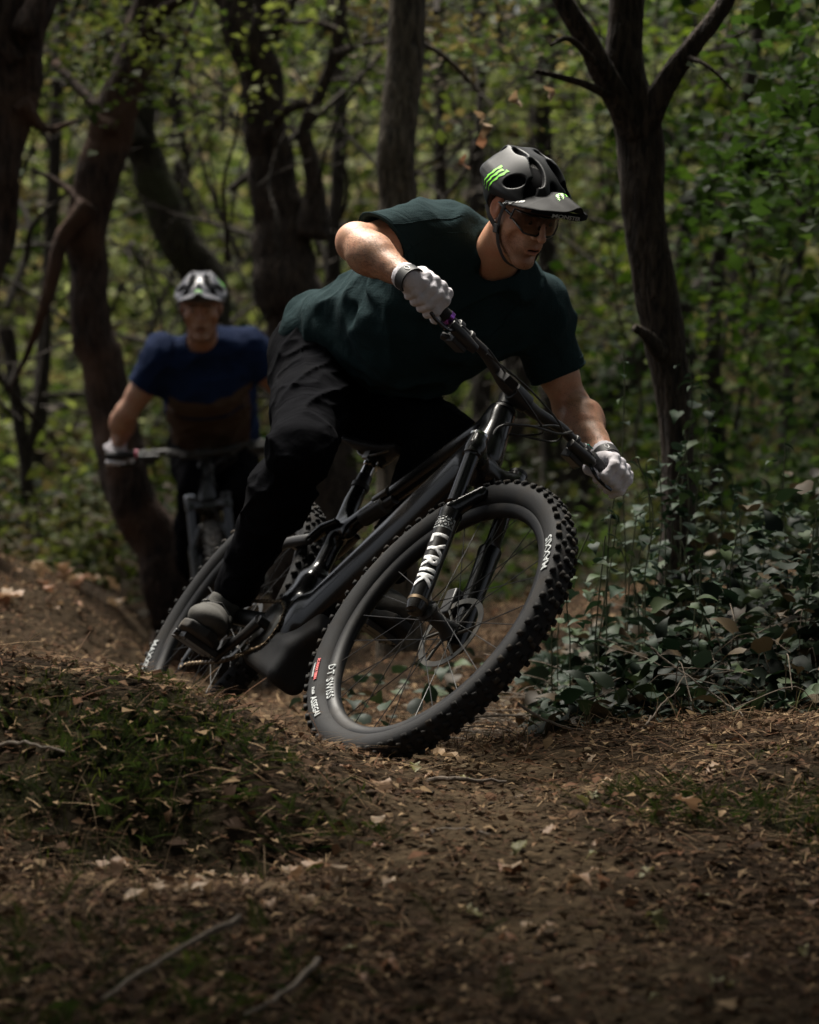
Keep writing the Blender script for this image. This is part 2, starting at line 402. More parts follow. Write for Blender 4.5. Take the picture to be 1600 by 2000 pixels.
def rand_rot(N, tilt=None, r=rng):
    """rotation matrices: random spin about z, then tilted by angle tilt about a random horizontal axis"""
    a = r.random(N)*2*np.pi; ca, sa = np.cos(a), np.sin(a); R1 = np.zeros((N, 3, 3)); R1[:, 0, 0] = ca; R1[:, 0, 1] = -sa; R1[:, 1, 0] = sa; R1[:, 1, 1] = ca; R1[:, 2, 2] = 1
    th = r.random(N)*np.pi if tilt is None else tilt
    b = r.random(N)*2*np.pi; kx, ky = np.cos(b), np.sin(b); c, s = np.cos(th), np.sin(th)
    R2 = np.zeros((N, 3, 3)); R2[:, 0, 0] = c+kx*kx*(1-c); R2[:, 0, 1] = kx*ky*(1-c); R2[:, 0, 2] = ky*s
    R2[:, 1, 0] = kx*ky*(1-c); R2[:, 1, 1] = c+ky*ky*(1-c); R2[:, 1, 2] = -kx*s; R2[:, 2, 0] = -ky*s; R2[:, 2, 1] = kx*s; R2[:, 2, 2] = c
    return R2@R1
def scat(tpl, P, R, S, T):
    V, Fq = tpl; N = len(P); S = np.asarray(S)
    W = np.einsum('nij,kj->nki', R, V)*(S[:, None, None] if S.ndim == 1 else S[:, None, :])+P[:, None]
    Fa = Fq[None]+(np.arange(N)*len(V))[:, None, None]
    return W.reshape(-1, 3), Fa.reshape(-1, Fq.shape[1]), np.repeat(T, len(V), 0)
def scat_many(name, sets, m, parent=None, **kw):
    Vs, Fs, Cs, o = [], [], [], 0
    for s in sets:
        V, Fq, c = scat(*s); Vs.append(V); Fs.append(Fq+o); Cs.append(c); o += len(V)
    return obj(name, mesh_np(name, np.concatenate(Vs), np.concatenate(Fs), m, smooth=False, col=np.concatenate(Cs)), parent, **kw)
def tints(N, cols, v=.25, r=rng):
    c = np.array(cols)[r.integers(0, len(cols), N)]; return np.clip(c*(1+v*r.standard_normal((N, 1))), .003, 1)
L3 = leaf_tpl(2, .28, .25, .35); LW = leaf_tpl(2, .36, .1, .2); OAK = leaf_tpl(10, .30, .3, .5, lobes=3); HEART = leaf_tpl(5, .42, .22, .35, heart=True)
NEEDLE = (np.array([(-.012, 0, 0), (.012, 0, 0), (.012, .5, .02), (-.012, .5, .02), (.009, 1, -.01), (-.009, 1, -.01)]), np.array([(0, 1, 2, 3), (3, 2, 4, 5)]))
m_litter = leafmat('dry_leaf', (.85, .80, .74), .08, .75, .04)
m_green = leafmat('green_leaf', (1, 1, 1), .48, .65, .10, tcol=(.86, .95, .55))
m_ivy = leafmat('ivy_leaf', (1, 1, 1), .12, .6, .16)
# --- litter: leaves, needles and twigs on the forest floor
def sample_ground(N, y0=4.0, y1=12.5, keep=None, spread=1.25):
    y = y0+(y1-y0)*rng.random(N)**1.1; x = (rng.random(N)*2-1)*(800/F*y*spread+.1)
    if keep is not None: k = rng.random(N) < keep(x, y); x, y = x[k], y[k]
    return x, y
def clear(x, y):
    tr_, mo_ = masks(x, y); return np.clip(1-tr_*.52-mo_*.25, .12, 1)*np.clip((np.hypot(x+.03, y-6.72)-.05)/.12, 0, 1)
DRY = [(.10,.060,.035),(.14,.09,.055),(.06,.036,.022),(.17,.12,.07),(.045,.028,.018),(.10,.052,.030),(.065,.043,.026),(.08,.05,.03),(.24,.175,.11)]
sets = []
x, y = sample_ground(36000, keep=clear); N = len(x); z = hgt(x, y)+.004+rng.random(N)*.012
sets.append((L3, np.stack([x, y, z], 1), rand_rot(N, np.abs(rng.normal(0, .38, N))), rng.uniform(.009, .030, N), tints(N, DRY)))
x, y = sample_ground(2200, keep=clear); N = len(x); z = hgt(x, y)+.006+rng.random(N)*.014
sets.append((LW, np.stack([x, y, z], 1), rand_rot(N, np.abs(rng.normal(0, .45, N))), rng.uniform(.022, .046, N), tints(N, DRY)))
x, y = sample_ground(60000, keep=clear); N = len(x); z = hgt(x, y)+.005+rng.random(N)*.012
sets.append((NEEDLE, np.stack([x, y, z], 1), rand_rot(N, np.abs(rng.normal(0, .22, N))), rng.uniform(.03, .10, N), tints(N, DRY)))
scat_many('leaf_litter', sets, m_litter, kind='stuff')
# crumbs of soil and small stones
ico = bpy.data.meshes.new('t'); import bmesh
bm = bmesh.new(); bmesh.ops.create_icosphere(bm, subdivisions=1, radius=1); IV = np.array([v.co[:] for v in bm.verts]); IF = np.array([[v.index for v in f.verts] for f in bm.faces]); bm.free()
IV = IV*(1+.25*rng.standard_normal((len(IV), 1)))
x, y = sample_ground(9000, keep=lambda x, y: .15+.85*masks(x, y)[0]); N = len(x); s = np.abs(rng.normal(0, .005, N))+.0025
scat_many('soil_crumbs', [((IV, IF), np.stack([x, y, hgt(x, y)+s*.2], 1), rand_rot(N), np.stack([s, s, s*.6], 1), tints(N, [(.07,.047,.027),(.045,.03,.018),(.10,.072,.042)]))], mat('soil_crumb', (1,1,1), rough=.95, spec=.2, tint=True), kind='stuff')
# moss and small feathery plants over the mound and the right hand bump
x, y = sample_ground(60000, 4.6, 7.2, keep=lambda x, y: masks(x, y)[1]**1.5, spread=1.3); N = len(x)
BL = (np.array([(-.07, 0, 0), (.07, 0, 0), (.05, .2, .6), (-.05, .2, .6), (0, .5, 1.0)]), np.array([(0, 1, 2, 3), (3, 2, 4, 4)]))
BLt = (BL[0], np.array([(0, 1, 2), (0, 2, 3), (3, 2, 4)]))
scat_many('moss', [(BLt, np.stack([x, y, hgt(x, y)], 1), rand_rot(N, np.abs(rng.normal(0, .4, N))), rng.uniform(.008, .026, N), tints(N, [(.030,.038,.010),(.020,.028,.008),(.05,.055,.014)]))], m_green, kind='stuff')
def fern_tpl():
    V, Fq = [], []
    for k in range(9):
        t = .2+k*.09; w = .32*(1-t*.75)
        for sgn in (-1, 1):
            b = len(V); V += [(0, t, -t*t*.35), (sgn*w*.5, t+.05, -t*t*.35+.02), (sgn*w, t+.12, -t*t*.4), (sgn*w*.5, t+.01, -t*t*.36)]; Fq.append((b, b+1, b+2, b+3))
    b = len(V); V += [(-.012, 0, 0), (.012, 0, 0), (.006, 1, -.35), (-.006, 1, -.35)]; Fq.append((b, b+1, b+2, b+3))
    return np.array(V), np.array(Fq)
FERN = fern_tpl()
def up_rot(N, lo=.3, hi=1.2):
    return rand_rot(N, None)*0+np.stack([R_spin(a) @ R_tilt(b) for a, b in zip(rng.random(N)*2*np.pi, rng.uniform(lo, hi, N))])
def R_spin(a): c, s = math.cos(a), math.sin(a); return np.array([[c, -s, 0], [s, c, 0], [0, 0, 1]])
def R_tilt(a): c, s = math.cos(a), math.sin(a); return np.array([[1, 0, 0], [0, c, -s], [0, s, c]])
sets = []
for (px, py, d, n, sp, s) in [(330,1490,5.95,150,.13,.055),(560,1560,5.8,90,.10,.05),(450,1420,6.1,60,.10,.04),(200,1400,6.1,50,.15,.045),(150,1500,5.9,80,.14,.055),(120,1850,4.9,200,.28,.065),(330,1330,6.3,40,.06,.04),(60,1960,4.5,160,.2,.07),(1290,1540,6.1,120,.09,.045),(1420,1590,5.95,120,.10,.05)]:
    c = at(px, py, d); x = c[0]+rng.normal(0, sp, n); y = d+rng.normal(0, sp*.6, n)
    sets.append((FERN, np.stack([x, y, hgt(x, y)-.003], 1), up_rot(n), rng.uniform(.7, 1.4, n)*s, tints(n, [(.032,.046,.015),(.022,.034,.012),(.045,.050,.017)])))
scat_many('feathery_ground_plants', sets, m_green, kind='stuff')
# thin grass stalks, dry and green, bottom left and along the bank
def stalks(N, boxes, cols, name):
    mb = []; Vs, Fs, Cs, o = [], [], [], 0
    for k in range(N):
        px, py, d, w, hh = boxes[rng.integers(len(boxes))]
        c = at(px, py, d); x = c[0]+rng.uniform(-w, w); y = d+rng.uniform(-.25, .25); z = hgt(np.array([x]), np.array([y]))[0]
        a = rng.random()*2*math.pi; L = hh*rng.uniform(.5, 1.3); lean = rng.uniform(.15, .9)
        t = np.linspace(0, 1, 6); P = np.stack([x+math.cos(a)*L*lean*t**1.6, y+math.sin(a)*L*lean*t**1.6, z-.005+L*(t-.45*lean*t*t)], 1)
        w_ = .0009*(1.2-t); sd_ = np.array([-math.sin(a), math.cos(a), 0])
        V = np.concatenate([P+sd_*w_[:, None]*1.3, P-sd_*w_[:, None]*1.3+[0, 0, .0006]]); F_ = np.array([(i, i+1, i+7, i+6) for i in range(5)])
        Vs.append(V); Fs.append(F_+o); Cs.append(np.repeat(tints(1, cols), 12, 0)); o += 12
    return obj(name, mesh_np(name, np.concatenate(Vs), np.concatenate(Fs), m_litter, smooth=False, col=np.concatenate(Cs)), kind='stuff')
stalks(420, [(80,1620,5.6,.25,.16),(250,1700,5.4,.25,.10),(100,1900,4.8,.3,.14),(500,1800,5.1,.3,.06),(1200,1420,7.0,.3,.09),(1450,1400,7.1,.3,.1),(1000,1410,7.2,.2,.08)], [(.14,.10,.06),(.10,.075,.045),(.06,.065,.025),(.20,.15,.10)], 'grass_stalks')

# --- single large dry leaves (each a thing)
def big_leaf(name, lobes, w, seed):
    r = np.random.default_rng(seed); V, Fq = leaf_tpl(12, w, .35, .5, lobes=lobes); V = V.copy()
    V[:, 2] += .10*np.sin(V[:, 1]*7+seed)+.05*r.standard_normal(len(V)); V[:, 0] += .05*np.sin(V[:, 1]*5+seed*2)
    b = len(V); V = np.vstack([V, [(-.012, -.22, .0), (.012, -.22, .0), (.012, .03, .02), (-.012, .03, .02)]]); Fq = np.vstack([Fq, [(b, b+1, b+2, b+3)]])
    return V, Fq
m_dry = [leafmat('brown_oak_leaf', (.22,.13,.07), .15, .6, .3), leafmat('pale_oak_leaf', (.24,.16,.09), .15, .6, .3), leafmat('russet_leaf', (.22,.11,.06), .15, .6, .3), leafmat('olive_fallen_leaf', (.13,.12,.04), .15, .6, .3)]
BLM = []
for k, (lb, w) in enumerate([(3, .30), (4, .26), (0, .30), (0, .22)]):
    for mi_ in range(4):
        V, Fq = big_leaf('leaf', lb, w, k*5+mi_); BLM.append((k, mi_, mesh_np('dry_leaf', V, Fq, m_dry[mi_], smooth=False, col=np.ones((len(V), 3)))))
def put_leaf(px, py, d0, size, rz, tilt, shape, mi_, label, group=None, lift=.006):
    # slide along the view ray onto the ground
    lo = d0*.75; prev = None
    ds = np.linspace(d0*.8, d0*1.3, 120); pts = np.stack([(px-800)/F*ds, ds, CH-(py-1000)/F*ds], 1); below = pts[:, 2] < hgt(pts[:, 0], pts[:, 1])
    k = int(np.argmax(below)) if below.any() else 60
    p = pts[k]; me = [m for s, c, m in BLM if s == shape and c == mi_][0]
    o = obj('dry_leaf', me, label=label, cat='leaf', group=group); o.location = (p[0], p[1], gz(p[0], p[1])+lift+abs(math.sin(tilt))*size*.25)
    o.scale = (size,)*3; o.rotation_euler = (tilt, 0, rz); return o
put_leaf(905,1502,6.5,.085,1.3,.35,0,1,'large curled pale brown leaf on the dirt just right of the front tyre', lift=.012)
put_leaf(760,1555,6.2,.07,.4,.2,2,0,'brown leaf lying below the lowest point of the front tyre')
put_leaf(1362,1618,5.8,.075,2.4,.6,0,0,'lobed brown oak leaf on the mossy right side of the trail', lift=.02)
put_leaf(1025,1425,7.0,.06,.7,.5,2,1,'pale leaf standing on edge at the ivy margin')
put_leaf(870,1525,6.4,.05,2.0,.1,3,0,'small brown leaf left of the large curled leaf')
put_leaf(1380,1770,5.4,.045,.2,.1,3,3,'green yellow fallen leaf low on the right')
n0 = 0
for k in range(26):
    put_leaf(rng.uniform(200, 690), 1735+rng.normal(0, 22), 5.45, rng.uniform(.032, .060), rng.random()*6.3, rng.normal(0, .45), int(rng.integers(0, 4)), int(rng.choice([0, 1, 1])), 'pale brown leaf in the drift of dry leaves at the foot of the mound', 'dry leaves drifted at the foot of the mound', .012)
for k in range(46):
    put_leaf(rng.uniform(650, 1600), rng.uniform(1440, 1990), 5.6, rng.uniform(.028, .055), rng.random()*6.3, rng.normal(0, .35), int(rng.integers(0, 4)), int(rng.integers(0, 4)), 'dry leaf lying on the trail in front of the riders', 'dry leaves scattered on the trail', .007)
for k in range(26):
    put_leaf(rng.uniform(0, 330), rng.uniform(1120, 1190), 10.5, rng.uniform(.07, .12), rng.random()*6.3, rng.normal(0, .5), int(rng.integers(0, 4)), int(rng.integers(0, 3)), 'dry leaf on the blurred dirt bank behind the mound', 'dry leaves on the far dirt bank', .01)
# twigs and a broken branch
m_twig = mat('dead_twig', (.10, .075, .055), rough=.9, bump=.004, bscale=80, var=.5, vscale=20)
m_twigp = mat('pale_twig', (.13, .10, .072), rough=.85, bump=.003, bscale=80, var=.4, vscale=20)
def twig(pts, r, label, m=None, name='twig'):
    P = []
    for q in pts: P.append(at(*q) if len(q) == 3 else at(*q[:3])+np.array([0, 0, q[3]]))
    P = catmull(P, 6); P += .0015*rng.standard_normal(P.shape)
    rr = np.linspace(1, .45, len(P))*r; return MB().tube(P, rr, 8).build(name, m or m_twig, label=label, cat='twig')
twig([(1125,1600,6.05),(1148,1635,5.9),(1158,1680,5.75),(1150,1745,5.55)], .013, 'crooked dark stick lying down the middle of the trail', name='stick')
twig([(835,1468+55,6.35),(900,1522,6.3),(990,1528,6.3)], .006, 'dark twig beside the large curled leaf')
twig([(930,1665,5.8),(1000,1690,5.75),(1080,1700,5.7)], .008, 'dead root piece lying across the trail')
twig([(1010,1560,6.25),(1090,1585,6.15),(1180,1580,6.15),(1250,1600,6.05)], .012, 'low root crossing the trail right of the large curled leaf', name='root')
twig([(880,1740,5.5),(960,1725,5.55),(1060,1745,5.5),(1110,1738,5.5)], .010, 'half buried root crossing the middle of the trail', name='root')
twig([(820,1640,5.8),(880,1622,5.85),(960,1630,5.8)], .009, 'short bent root left of the crooked stick', name='root')
twig([(470,1790,4.9),(340,1860,4.8),(200,1950,4.6)], .006, 'long thin dead twig in the lower left corner', m_twigp)
twig([(620,1875,4.85),(560,1935,4.7),(480,1985,4.6)], .005, 'short dead twig at the bottom edge left of centre', m_twigp)
twig([(1270,1265,7.35),(1330,1310,7.3),(1420,1375,7.2),(1452,1398,7.1)], .003, 'bare pale twig slanting over the ivy', m_twigp)
twig([(1010,1375,7.1),(1090,1415,7.05),(1170,1428,7.0),(1240,1420,7.0)], .0035, 'thin pale stem along the ivy margin', m_twigp)
twig([(1275,1400,7.0),(1255,1425,6.95),(1300,1370,7.1),(1330,1345,7.15)], .0028, 'arching pale runner at the ivy margin', m_twigp)
twig([(0,1455,5.9),(60,1452,5.85),(130,1470,5.8)], .004, 'pale bent stalk at the left edge of the mound', m_twigp)
# ================================================================== TREES
def bark(name, c1, c2, c3=None, s=1.0):
    m = bpy.data.materials.new(name); m.use_nodes = True; t = m.node_tree; L = t.links; N = t.nodes; b = N['Principled BSDF']; b.inputs['Roughness'].default_value = .9; b.inputs['Specular IOR Level'].default_value = .25
    tc = N.new('ShaderNodeTexCoord'); mp = N.new('ShaderNodeMapping'); mp.inputs['Scale'].default_value = (s, s, s*.22); L.new(tc.outputs['Object'], mp.inputs['Vector'])
    n = N.new('ShaderNodeTexNoise'); n.inputs['Scale'].default_value = 70; n.inputs['Detail'].default_value = 8; n.inputs['Distortion'].default_value = .6; L.new(mp.outputs[0], n.inputs['Vector'])
    r = N.new('ShaderNodeValToRGB'); r.color_ramp.elements[0].position = .35; r.color_ramp.elements[0].color = (*c1, 1); r.color_ramp.elements[1].position = .65; r.color_ramp.elements[1].color = (*c2, 1); L.new(n.outputs['Fac'], r.inputs[0])
    o = r.outputs[0]
    if c3:
        n2 = N.new('ShaderNodeTexNoise'); n2.inputs['Scale'].default_value = 3.5; n2.inputs['Detail'].default_value = 4; L.new(tc.outputs['Object'], n2.inputs['Vector'])
        mr = N.new('ShaderNodeMapRange'); mr.inputs[1].default_value = .5; mr.inputs[2].default_value = .62; L.new(n2.outputs['Fac'], mr.inputs[0])
        x = N.new('ShaderNodeMix'); x.data_type = 'RGBA'; L.new(mr.outputs[0], x.inputs[0]); L.new(o, x.inputs[6]); x.inputs[7].default_value = (*c3, 1); o = x.outputs[2]
    L.new(o, b.inputs['Base Color']); bp = N.new('ShaderNodeBump'); bp.inputs['Distance'].default_value = .04; L.new(n.outputs['Fac'], bp.inputs['Height']); L.new(bp.outputs[0], b.inputs['Normal'])
    return m
b_dark = bark('dark_bark', (.015,.011,.009), (.075,.055,.042))
b_red = bark('reddish_peeling_bark', (.015,.010,.008), (.070,.045,.034), (.085,.048,.032))
b_green = bark('mossy_bark', (.016,.014,.009), (.055,.048,.028), (.04,.042,.018))
b_grey = bark('grey_fissured_bark', (.030,.025,.019), (.14,.115,.085))
b_far = bark('far_bark', (.016,.013,.010), (.055,.043,.032))
def limb_mesh(mb, pts, knob=.10, n=14, seg=7):
    """pts: (px,py,d,width_px) or ('w',x,y,z,r)"""
    P = np.array([at(*q[:3]) for q in pts]); R = np.array([q[3]/2/F*q[2] for q in pts])
    C = catmull(P, seg); t = np.linspace(0, len(P)-1, len(C)); Rr = np.interp(t, np.arange(len(P)), R)
    Tn = np.gradient(C, axis=0); C = C+fbm(C*4+1.7, 2)[:, None]*Rr[:, None]*.35
    # build with a knobbly section
    sub = MB().tube(C, Rr, n); V = sub.V[0]; ring = np.repeat(np.arange(len(C)), n); ctr = C[ring]; dv = V-ctr
    k = 1+knob*fbm(V*np.array([9, 9, 4]), 3)+knob*.55*fbm(V*np.array([42, 42, 9]), 2)+knob*.8*np.sin(np.tile(np.arange(n), len(C))*2*np.pi/n*3+C[ring][:, 2]*3)
    sub.V[0] = ctr+dv*k[:, None]
    for kk, fl in sub.Fs.items(): mb.Fs.setdefault(kk, []).extend([np.asarray(f)+mb.n for f in fl])
    mb.V.append(sub.V[0]); mb.n += len(sub.V[0])
def tree(label, trunk, limbs=(), bm=None, crown=None, knob=.10, group=None, leafc=None, name='broadleaf_tree', n=30, base=True):
    trunk = list(trunk)
    if base:
        px, py, d, w = trunk[-1]; p = at(px, py, d); g = gz(p[0], p[1]); pyg = 1000+(CH-g)/d*F
        if pyg > py: trunk.append((px+(px-trunk[-2][0])*.2, pyg+12, d, w*1.18))
    x0 = at(*trunk[-1][:3]); root = empty(name, tuple(x0), label, 'tree', group)
    mb = MB(); limb_mesh(mb, trunk, knob, n, 14); mb.V = [v-x0 for v in mb.V]; mb.build('trunk', bm, root, auto=0)
    for l in limbs:
        m2 = MB(); limb_mesh(m2, l, knob, 10); m2.V = [v-x0 for v in m2.V]; m2.build('branch', bm, root, auto=0)
    if crown:
        sets = []
        for (c, rad, N, s) in crown:     # world centre, radii, leaves, size
            k = max(3, N//60); cc = np.asarray(c)+rng.normal(0, .5, (k, 3))*rad; P = cc[rng.integers(0, k, N)]+rng.normal(0, .22, (N, 3))*np.mean(rad)
            sets.append((LW, P-x0, rand_rot(N, np.abs(rng.normal(0, .8, N))), rng.uniform(.7, 1.3, N)*s, tints(N, leafc or [(.04,.075,.02),(.06,.10,.025),(.03,.055,.02)])))
            for q in range(0, k, 3):
                pass
        scat_many('crown', sets, m_green, root)
    return root
tree('dark twisted tree with peeling reddish bark filling the left edge', [(60,-160,11.5,120),(45,0,11.5,112),(30,150,11.5,104),(25,300,11.5,72),(12,420,11.5,60),(-30,560,11.5,70),(-60,800,11.5,80)],
     [[(60,60,11.4,60),(95,-40,11.4,45),(130,-150,11.4,40)],[(40,200,11.4,40),(90,250,11.5,16),(150,235,11.6,7)],[(30,120,11.4,34),(4,60,11.4,30),(-20,-60,11.4,30)]], b_red,
     [((-1.6,11.3,3.5),(.9,.9,.5),300,.08)], .16)
tree('reddish tree curving up past the rear riders hand, bark stripped half way', [(330,-220,12.7,60),(300,-40,12.7,66),(268,90,12.7,72),(228,230,12.7,80),(190,350,12.7,82),(172,430,12.7,78),(178,530,12.7,76),(192,660,12.7,80),(208,800,12.7,84),(240,930,12.7,90),(292,1050,12.7,96),(338,1140,12.7,104)],
     [[(262,110,12.7,44),(300,40,12.6,30),(350,0,12.5,22),(430,-30,12.4,16)],[(172,400,12.6,44),(125,460,12.6,32),(105,540,12.6,28),(80,620,12.6,20),(50,700,12.7,12),(20,760,12.7,5)],[(225,250,12.6,26),(160,180,12.7,20),(110,120,12.8,16)],[(180,420,12.6,30),(120,360,12.7,12),(60,330,12.7,8)],[(290,60,12.7,30),(330,80,12.8,14),(352,40,12.8,10)]], b_red,
     [((-.9,12.5,3.9),(.9,.9,.6),300,.08)], .13)
tree('smooth olive trunk bending right behind the rear riders helmet', [(255,-150,14.5,66),(262,0,14.5,66),(268,150,14.5,66),(275,300,14.5,68),(315,400,14.5,74),(368,500,14.5,80),(398,600,14.5,88),(410,800,14.5,92),(420,1000,14.5,100)], [[(270,280,14.4,50),(235,200,14.4,34),(200,60,14.4,26)]], b_green,
     [((-.9,14.5,4.2),(1,1,.6),300,.08)], .08)
tree('thick dark trunk behind the front riders back', [(440,-160,13.4,90),(470,-20,13.4,100),(505,110,13.4,84),(512,240,13.4,84),(528,360,13.4,90),(560,480,13.4,110),(590,600,13.4,130),(610,800,13.4,140)],
     [[(480,20,13.4,60),(420,-20,13.4,50),(330,-90,13.4,40)],[(530,60,13.4,60),(570,-20,13.4,44),(610,-120,13.4,40)],[(600,470,13.3,70),(612,360,13.3,34),(598,250,13.3,26),(625,180,13.3,24),(655,90,13.3,24),(672,-20,13.3,22),(700,-130,13.3,22)],[(520,260,13.3,22),(560,215,13.2,20),(600,200,13.2,20)],[(655,110,13.2,22),(700,90,13.2,13),(752,80,13.2,12)],[(660,60,13.2,16),(620,45,13.2,12),(560,42,13.2,9)]], b_dark,
     [((-.5,13.4,4.0),(1,1,.6),300,.08)], .11)
tree('straight grey trunk with fissured bark behind the front riders shoulders', [(790,-160,11.0,70),(789,0,11.0,72),(786,200,11.0,73),(782,400,11.0,74),(776,600,11.0,76),(772,900,11.0,80)], [[(800,80,11.0,18),(850,100,11.2,12),(900,140,11.4,10),(935,180,11.5,6)]], b_grey,
     [((0,11,3.6),(.8,.8,.4),250,.08)], .06, n=44)
tree('forked dark oak on the right with a ruddy scar low on its trunk', [(1225,-180,9.0,62),(1224,-20,9.0,66),(1226,90,9.0,70),(1236,190,9.0,92),(1246,300,9.0,90),(1262,430,9.0,80),(1284,560,9.0,80),(1300,680,9.0,82),(1318,800,9.0,66),(1322,900,9.0,64),(1322,960,9.0,68)],
     [[(1245,270,8.98,64),(1205,170,8.96,58),(1160,90,8.92,50),(1118,20,8.9,44),(1086,-60,8.9,40),(1060,-180,8.9,36)],[(1250,260,8.98,62),(1300,165,8.95,50),(1350,95,8.9,42),(1400,30,8.9,36),(1450,-60,8.9,30),(1500,-180,8.9,26)],[(1190,185,8.9,20),(1150,165,8.85,16),(1100,150,8.8,13),(1045,138,8.75,8)],[(1180,135,8.9,18),(1150,105,8.85,15),(1110,74,8.8,11),(1075,88,8.75,6)],[(1290,690,8.95,40),(1262,655,8.9,22),(1238,640,8.88,16)],[(1340,110,8.9,14),(1385,130,8.8,7),(1430,175,8.8,4)]], b_dark,
     [((.9,8.9,2.75),(.7,.7,.3),900,.065),((.4,8.9,2.9),(.5,.6,.3),500,.065)], .09, n=44)
# further trunks, each its own tree
FT = [
 ('slim dark trunk between the thick dark trunk and the grey one', [(668,-150,17,26),(664,60,17,28),(660,250,17,30),(655,420,17,30),(650,700,17,32)], []),
 ('thin shadowy trunk just left of the forked oak', [(1075,-150,16,40),(1066,60,16,42),(1058,220,16,40),(1066,420,16,38),(1075,700,16,44)], [[(1066,200,16,16),(1010,120,16,10),(960,90,16,8)]]),
 ('tall faint trunk behind the front riders helmet', [(930,-150,20,30),(935,100,20,34),(930,300,20,36),(940,600,20,38)], [[(935,160,20,14),(890,110,20,12),(850,80,20,10)]]),
 ('leaning grey trunk rising from the ivy behind the left glove', [(1410,520,17,26),(1330,600,17,44),(1250,690,17,60),(1180,790,17,74),(1130,900,17,80)], []),
 ('crooked branchy tree slanting up at the right, behind the forked oak', [(1500,-100,15,26),(1470,120,15,28),(1440,250,15,30),(1390,330,15,32),(1350,420,15,34),(1330,560,15,36),(1345,800,15,40)], [[(1390,330,15,20),(1330,290,15,14),(1290,240,15,10)]]),
 ('dark slanting trunk near the right edge half way up', [(1590,220,14,24),(1530,300,14,28),(1500,400,14,30),(1440,430,14,30),(1400,500,14,28),(1395,700,14,30),(1400,900,14,34)], [[(1490,380,14,16),(1500,260,14,12),(1540,180,14,8)]]),
 ('thin bare trunk at the far right edge beyond the ivy', [(1575,300,16,22),(1560,520,16,24),(1540,760,16,26),(1535,950,16,28)], [[(1558,560,16,12),(1480,640,16,9),(1380,700,16,8)]]),
 ('slender trunk standing between the two reddish trees on the left', [(128,-120,16,26),(118,100,16,28),(105,300,16,26),(98,480,16,28),(80,700,16,30),(70,1000,16,34)], [[(105,300,16,14),(60,220,16,10),(20,190,16,8)]]),
 ('forked sapling low on the far left beyond the bank', [(10,640,14.5,30),(30,760,14.5,26),(45,880,14.5,26),(60,1000,14.5,28),(70,1080,14.5,30)], [[(50,900,14.5,18),(72,800,14.5,14),(85,690,14.5,12),(95,600,14.5,9)]]),
 ('pale trunk seen in the gap left of the thick dark trunk', [(330,-120,22,26),(345,100,22,28),(350,300,22,28),(372,500,22,30)], []),
 ('dim trunk just right of the grey fissured one', [(858,-100,18,22),(862,150,18,24),(856,400,18,26)], [[(858,140,18,10),(900,60,18,8)]]),
 ('broad brown trunk low behind the handlebar centre', [(1010,620,19,60),(1005,760,19,66),(1000,880,19,74),(1000,980,19,80)], []),
]
for lab, tk, lm in FT:
    top = at(*tk[0][:3]); tree(lab, tk, lm, b_far, [((top[0], top[1], max(top[2], 3.2)+.5), (.9,.9,.6), 120, .09)] if tk[0][1] < 0 else None, .09, name='forest_tree', n=12)
# unseen trees added outside the picture, crowns placed to shade the foreground
for k, (x, y, s) in enumerate([(-2.6,4.2,1),(2.7,4.6,1),(-2.2,-1.5,1),(2.4,-1.2,1),(3.3,8.0,1),(-3.4,8.5,1)]):
    g = gz(x, y); root = empty('added_shade_tree', (x, y, g), ['unseen oak added beyond the left edge to shade the foreground','unseen oak added beyond the right edge to shade the foreground','unseen tree added behind the viewpoint on the left to block light','unseen tree added behind the viewpoint on the right to block light','unseen tree added outside the right edge level with the riders for shade','unseen tree added outside the left edge beyond the mound for shade'][k], 'tree')
    P = catmull([(0,0,-.1),(.08,.05,1.2),(-.05,.1,2.4),(.1,0,3.6),(0,.1,5)], 6); MB().tube(P, np.linspace(.16,.06,len(P)), 12).build('trunk', b_dark, root)
    N = [5800,6400,7500,7500,2200,900][k]; kk = 60; cc = rng.uniform(-1, 1, (kk, 3))*np.array([2.3, 2.2, .7])+np.array([[1.1,-1.1,.4,-.4,.6,-.8][k], [.1,.2,.4,.4,-.3,.5][k], 4.2])
    for q in cc[:10]: MB().tube(catmull([(0, .05, 2.9), q*.5+np.array([0, 0, 1.6]), q], 5), np.linspace(.05, .015, 11), 6).build('branch', b_dark, root)
    Pn = cc[rng.integers(0, kk, N)]+rng.normal(0, .42, (N, 3)); scat_many('crown', [(LW, Pn, rand_rot(N, np.abs(rng.normal(0, .6, N))), rng.uniform(.14, .26, N), tints(N, [(.04,.07,.02),(.06,.09,.025)]))], m_green, root)

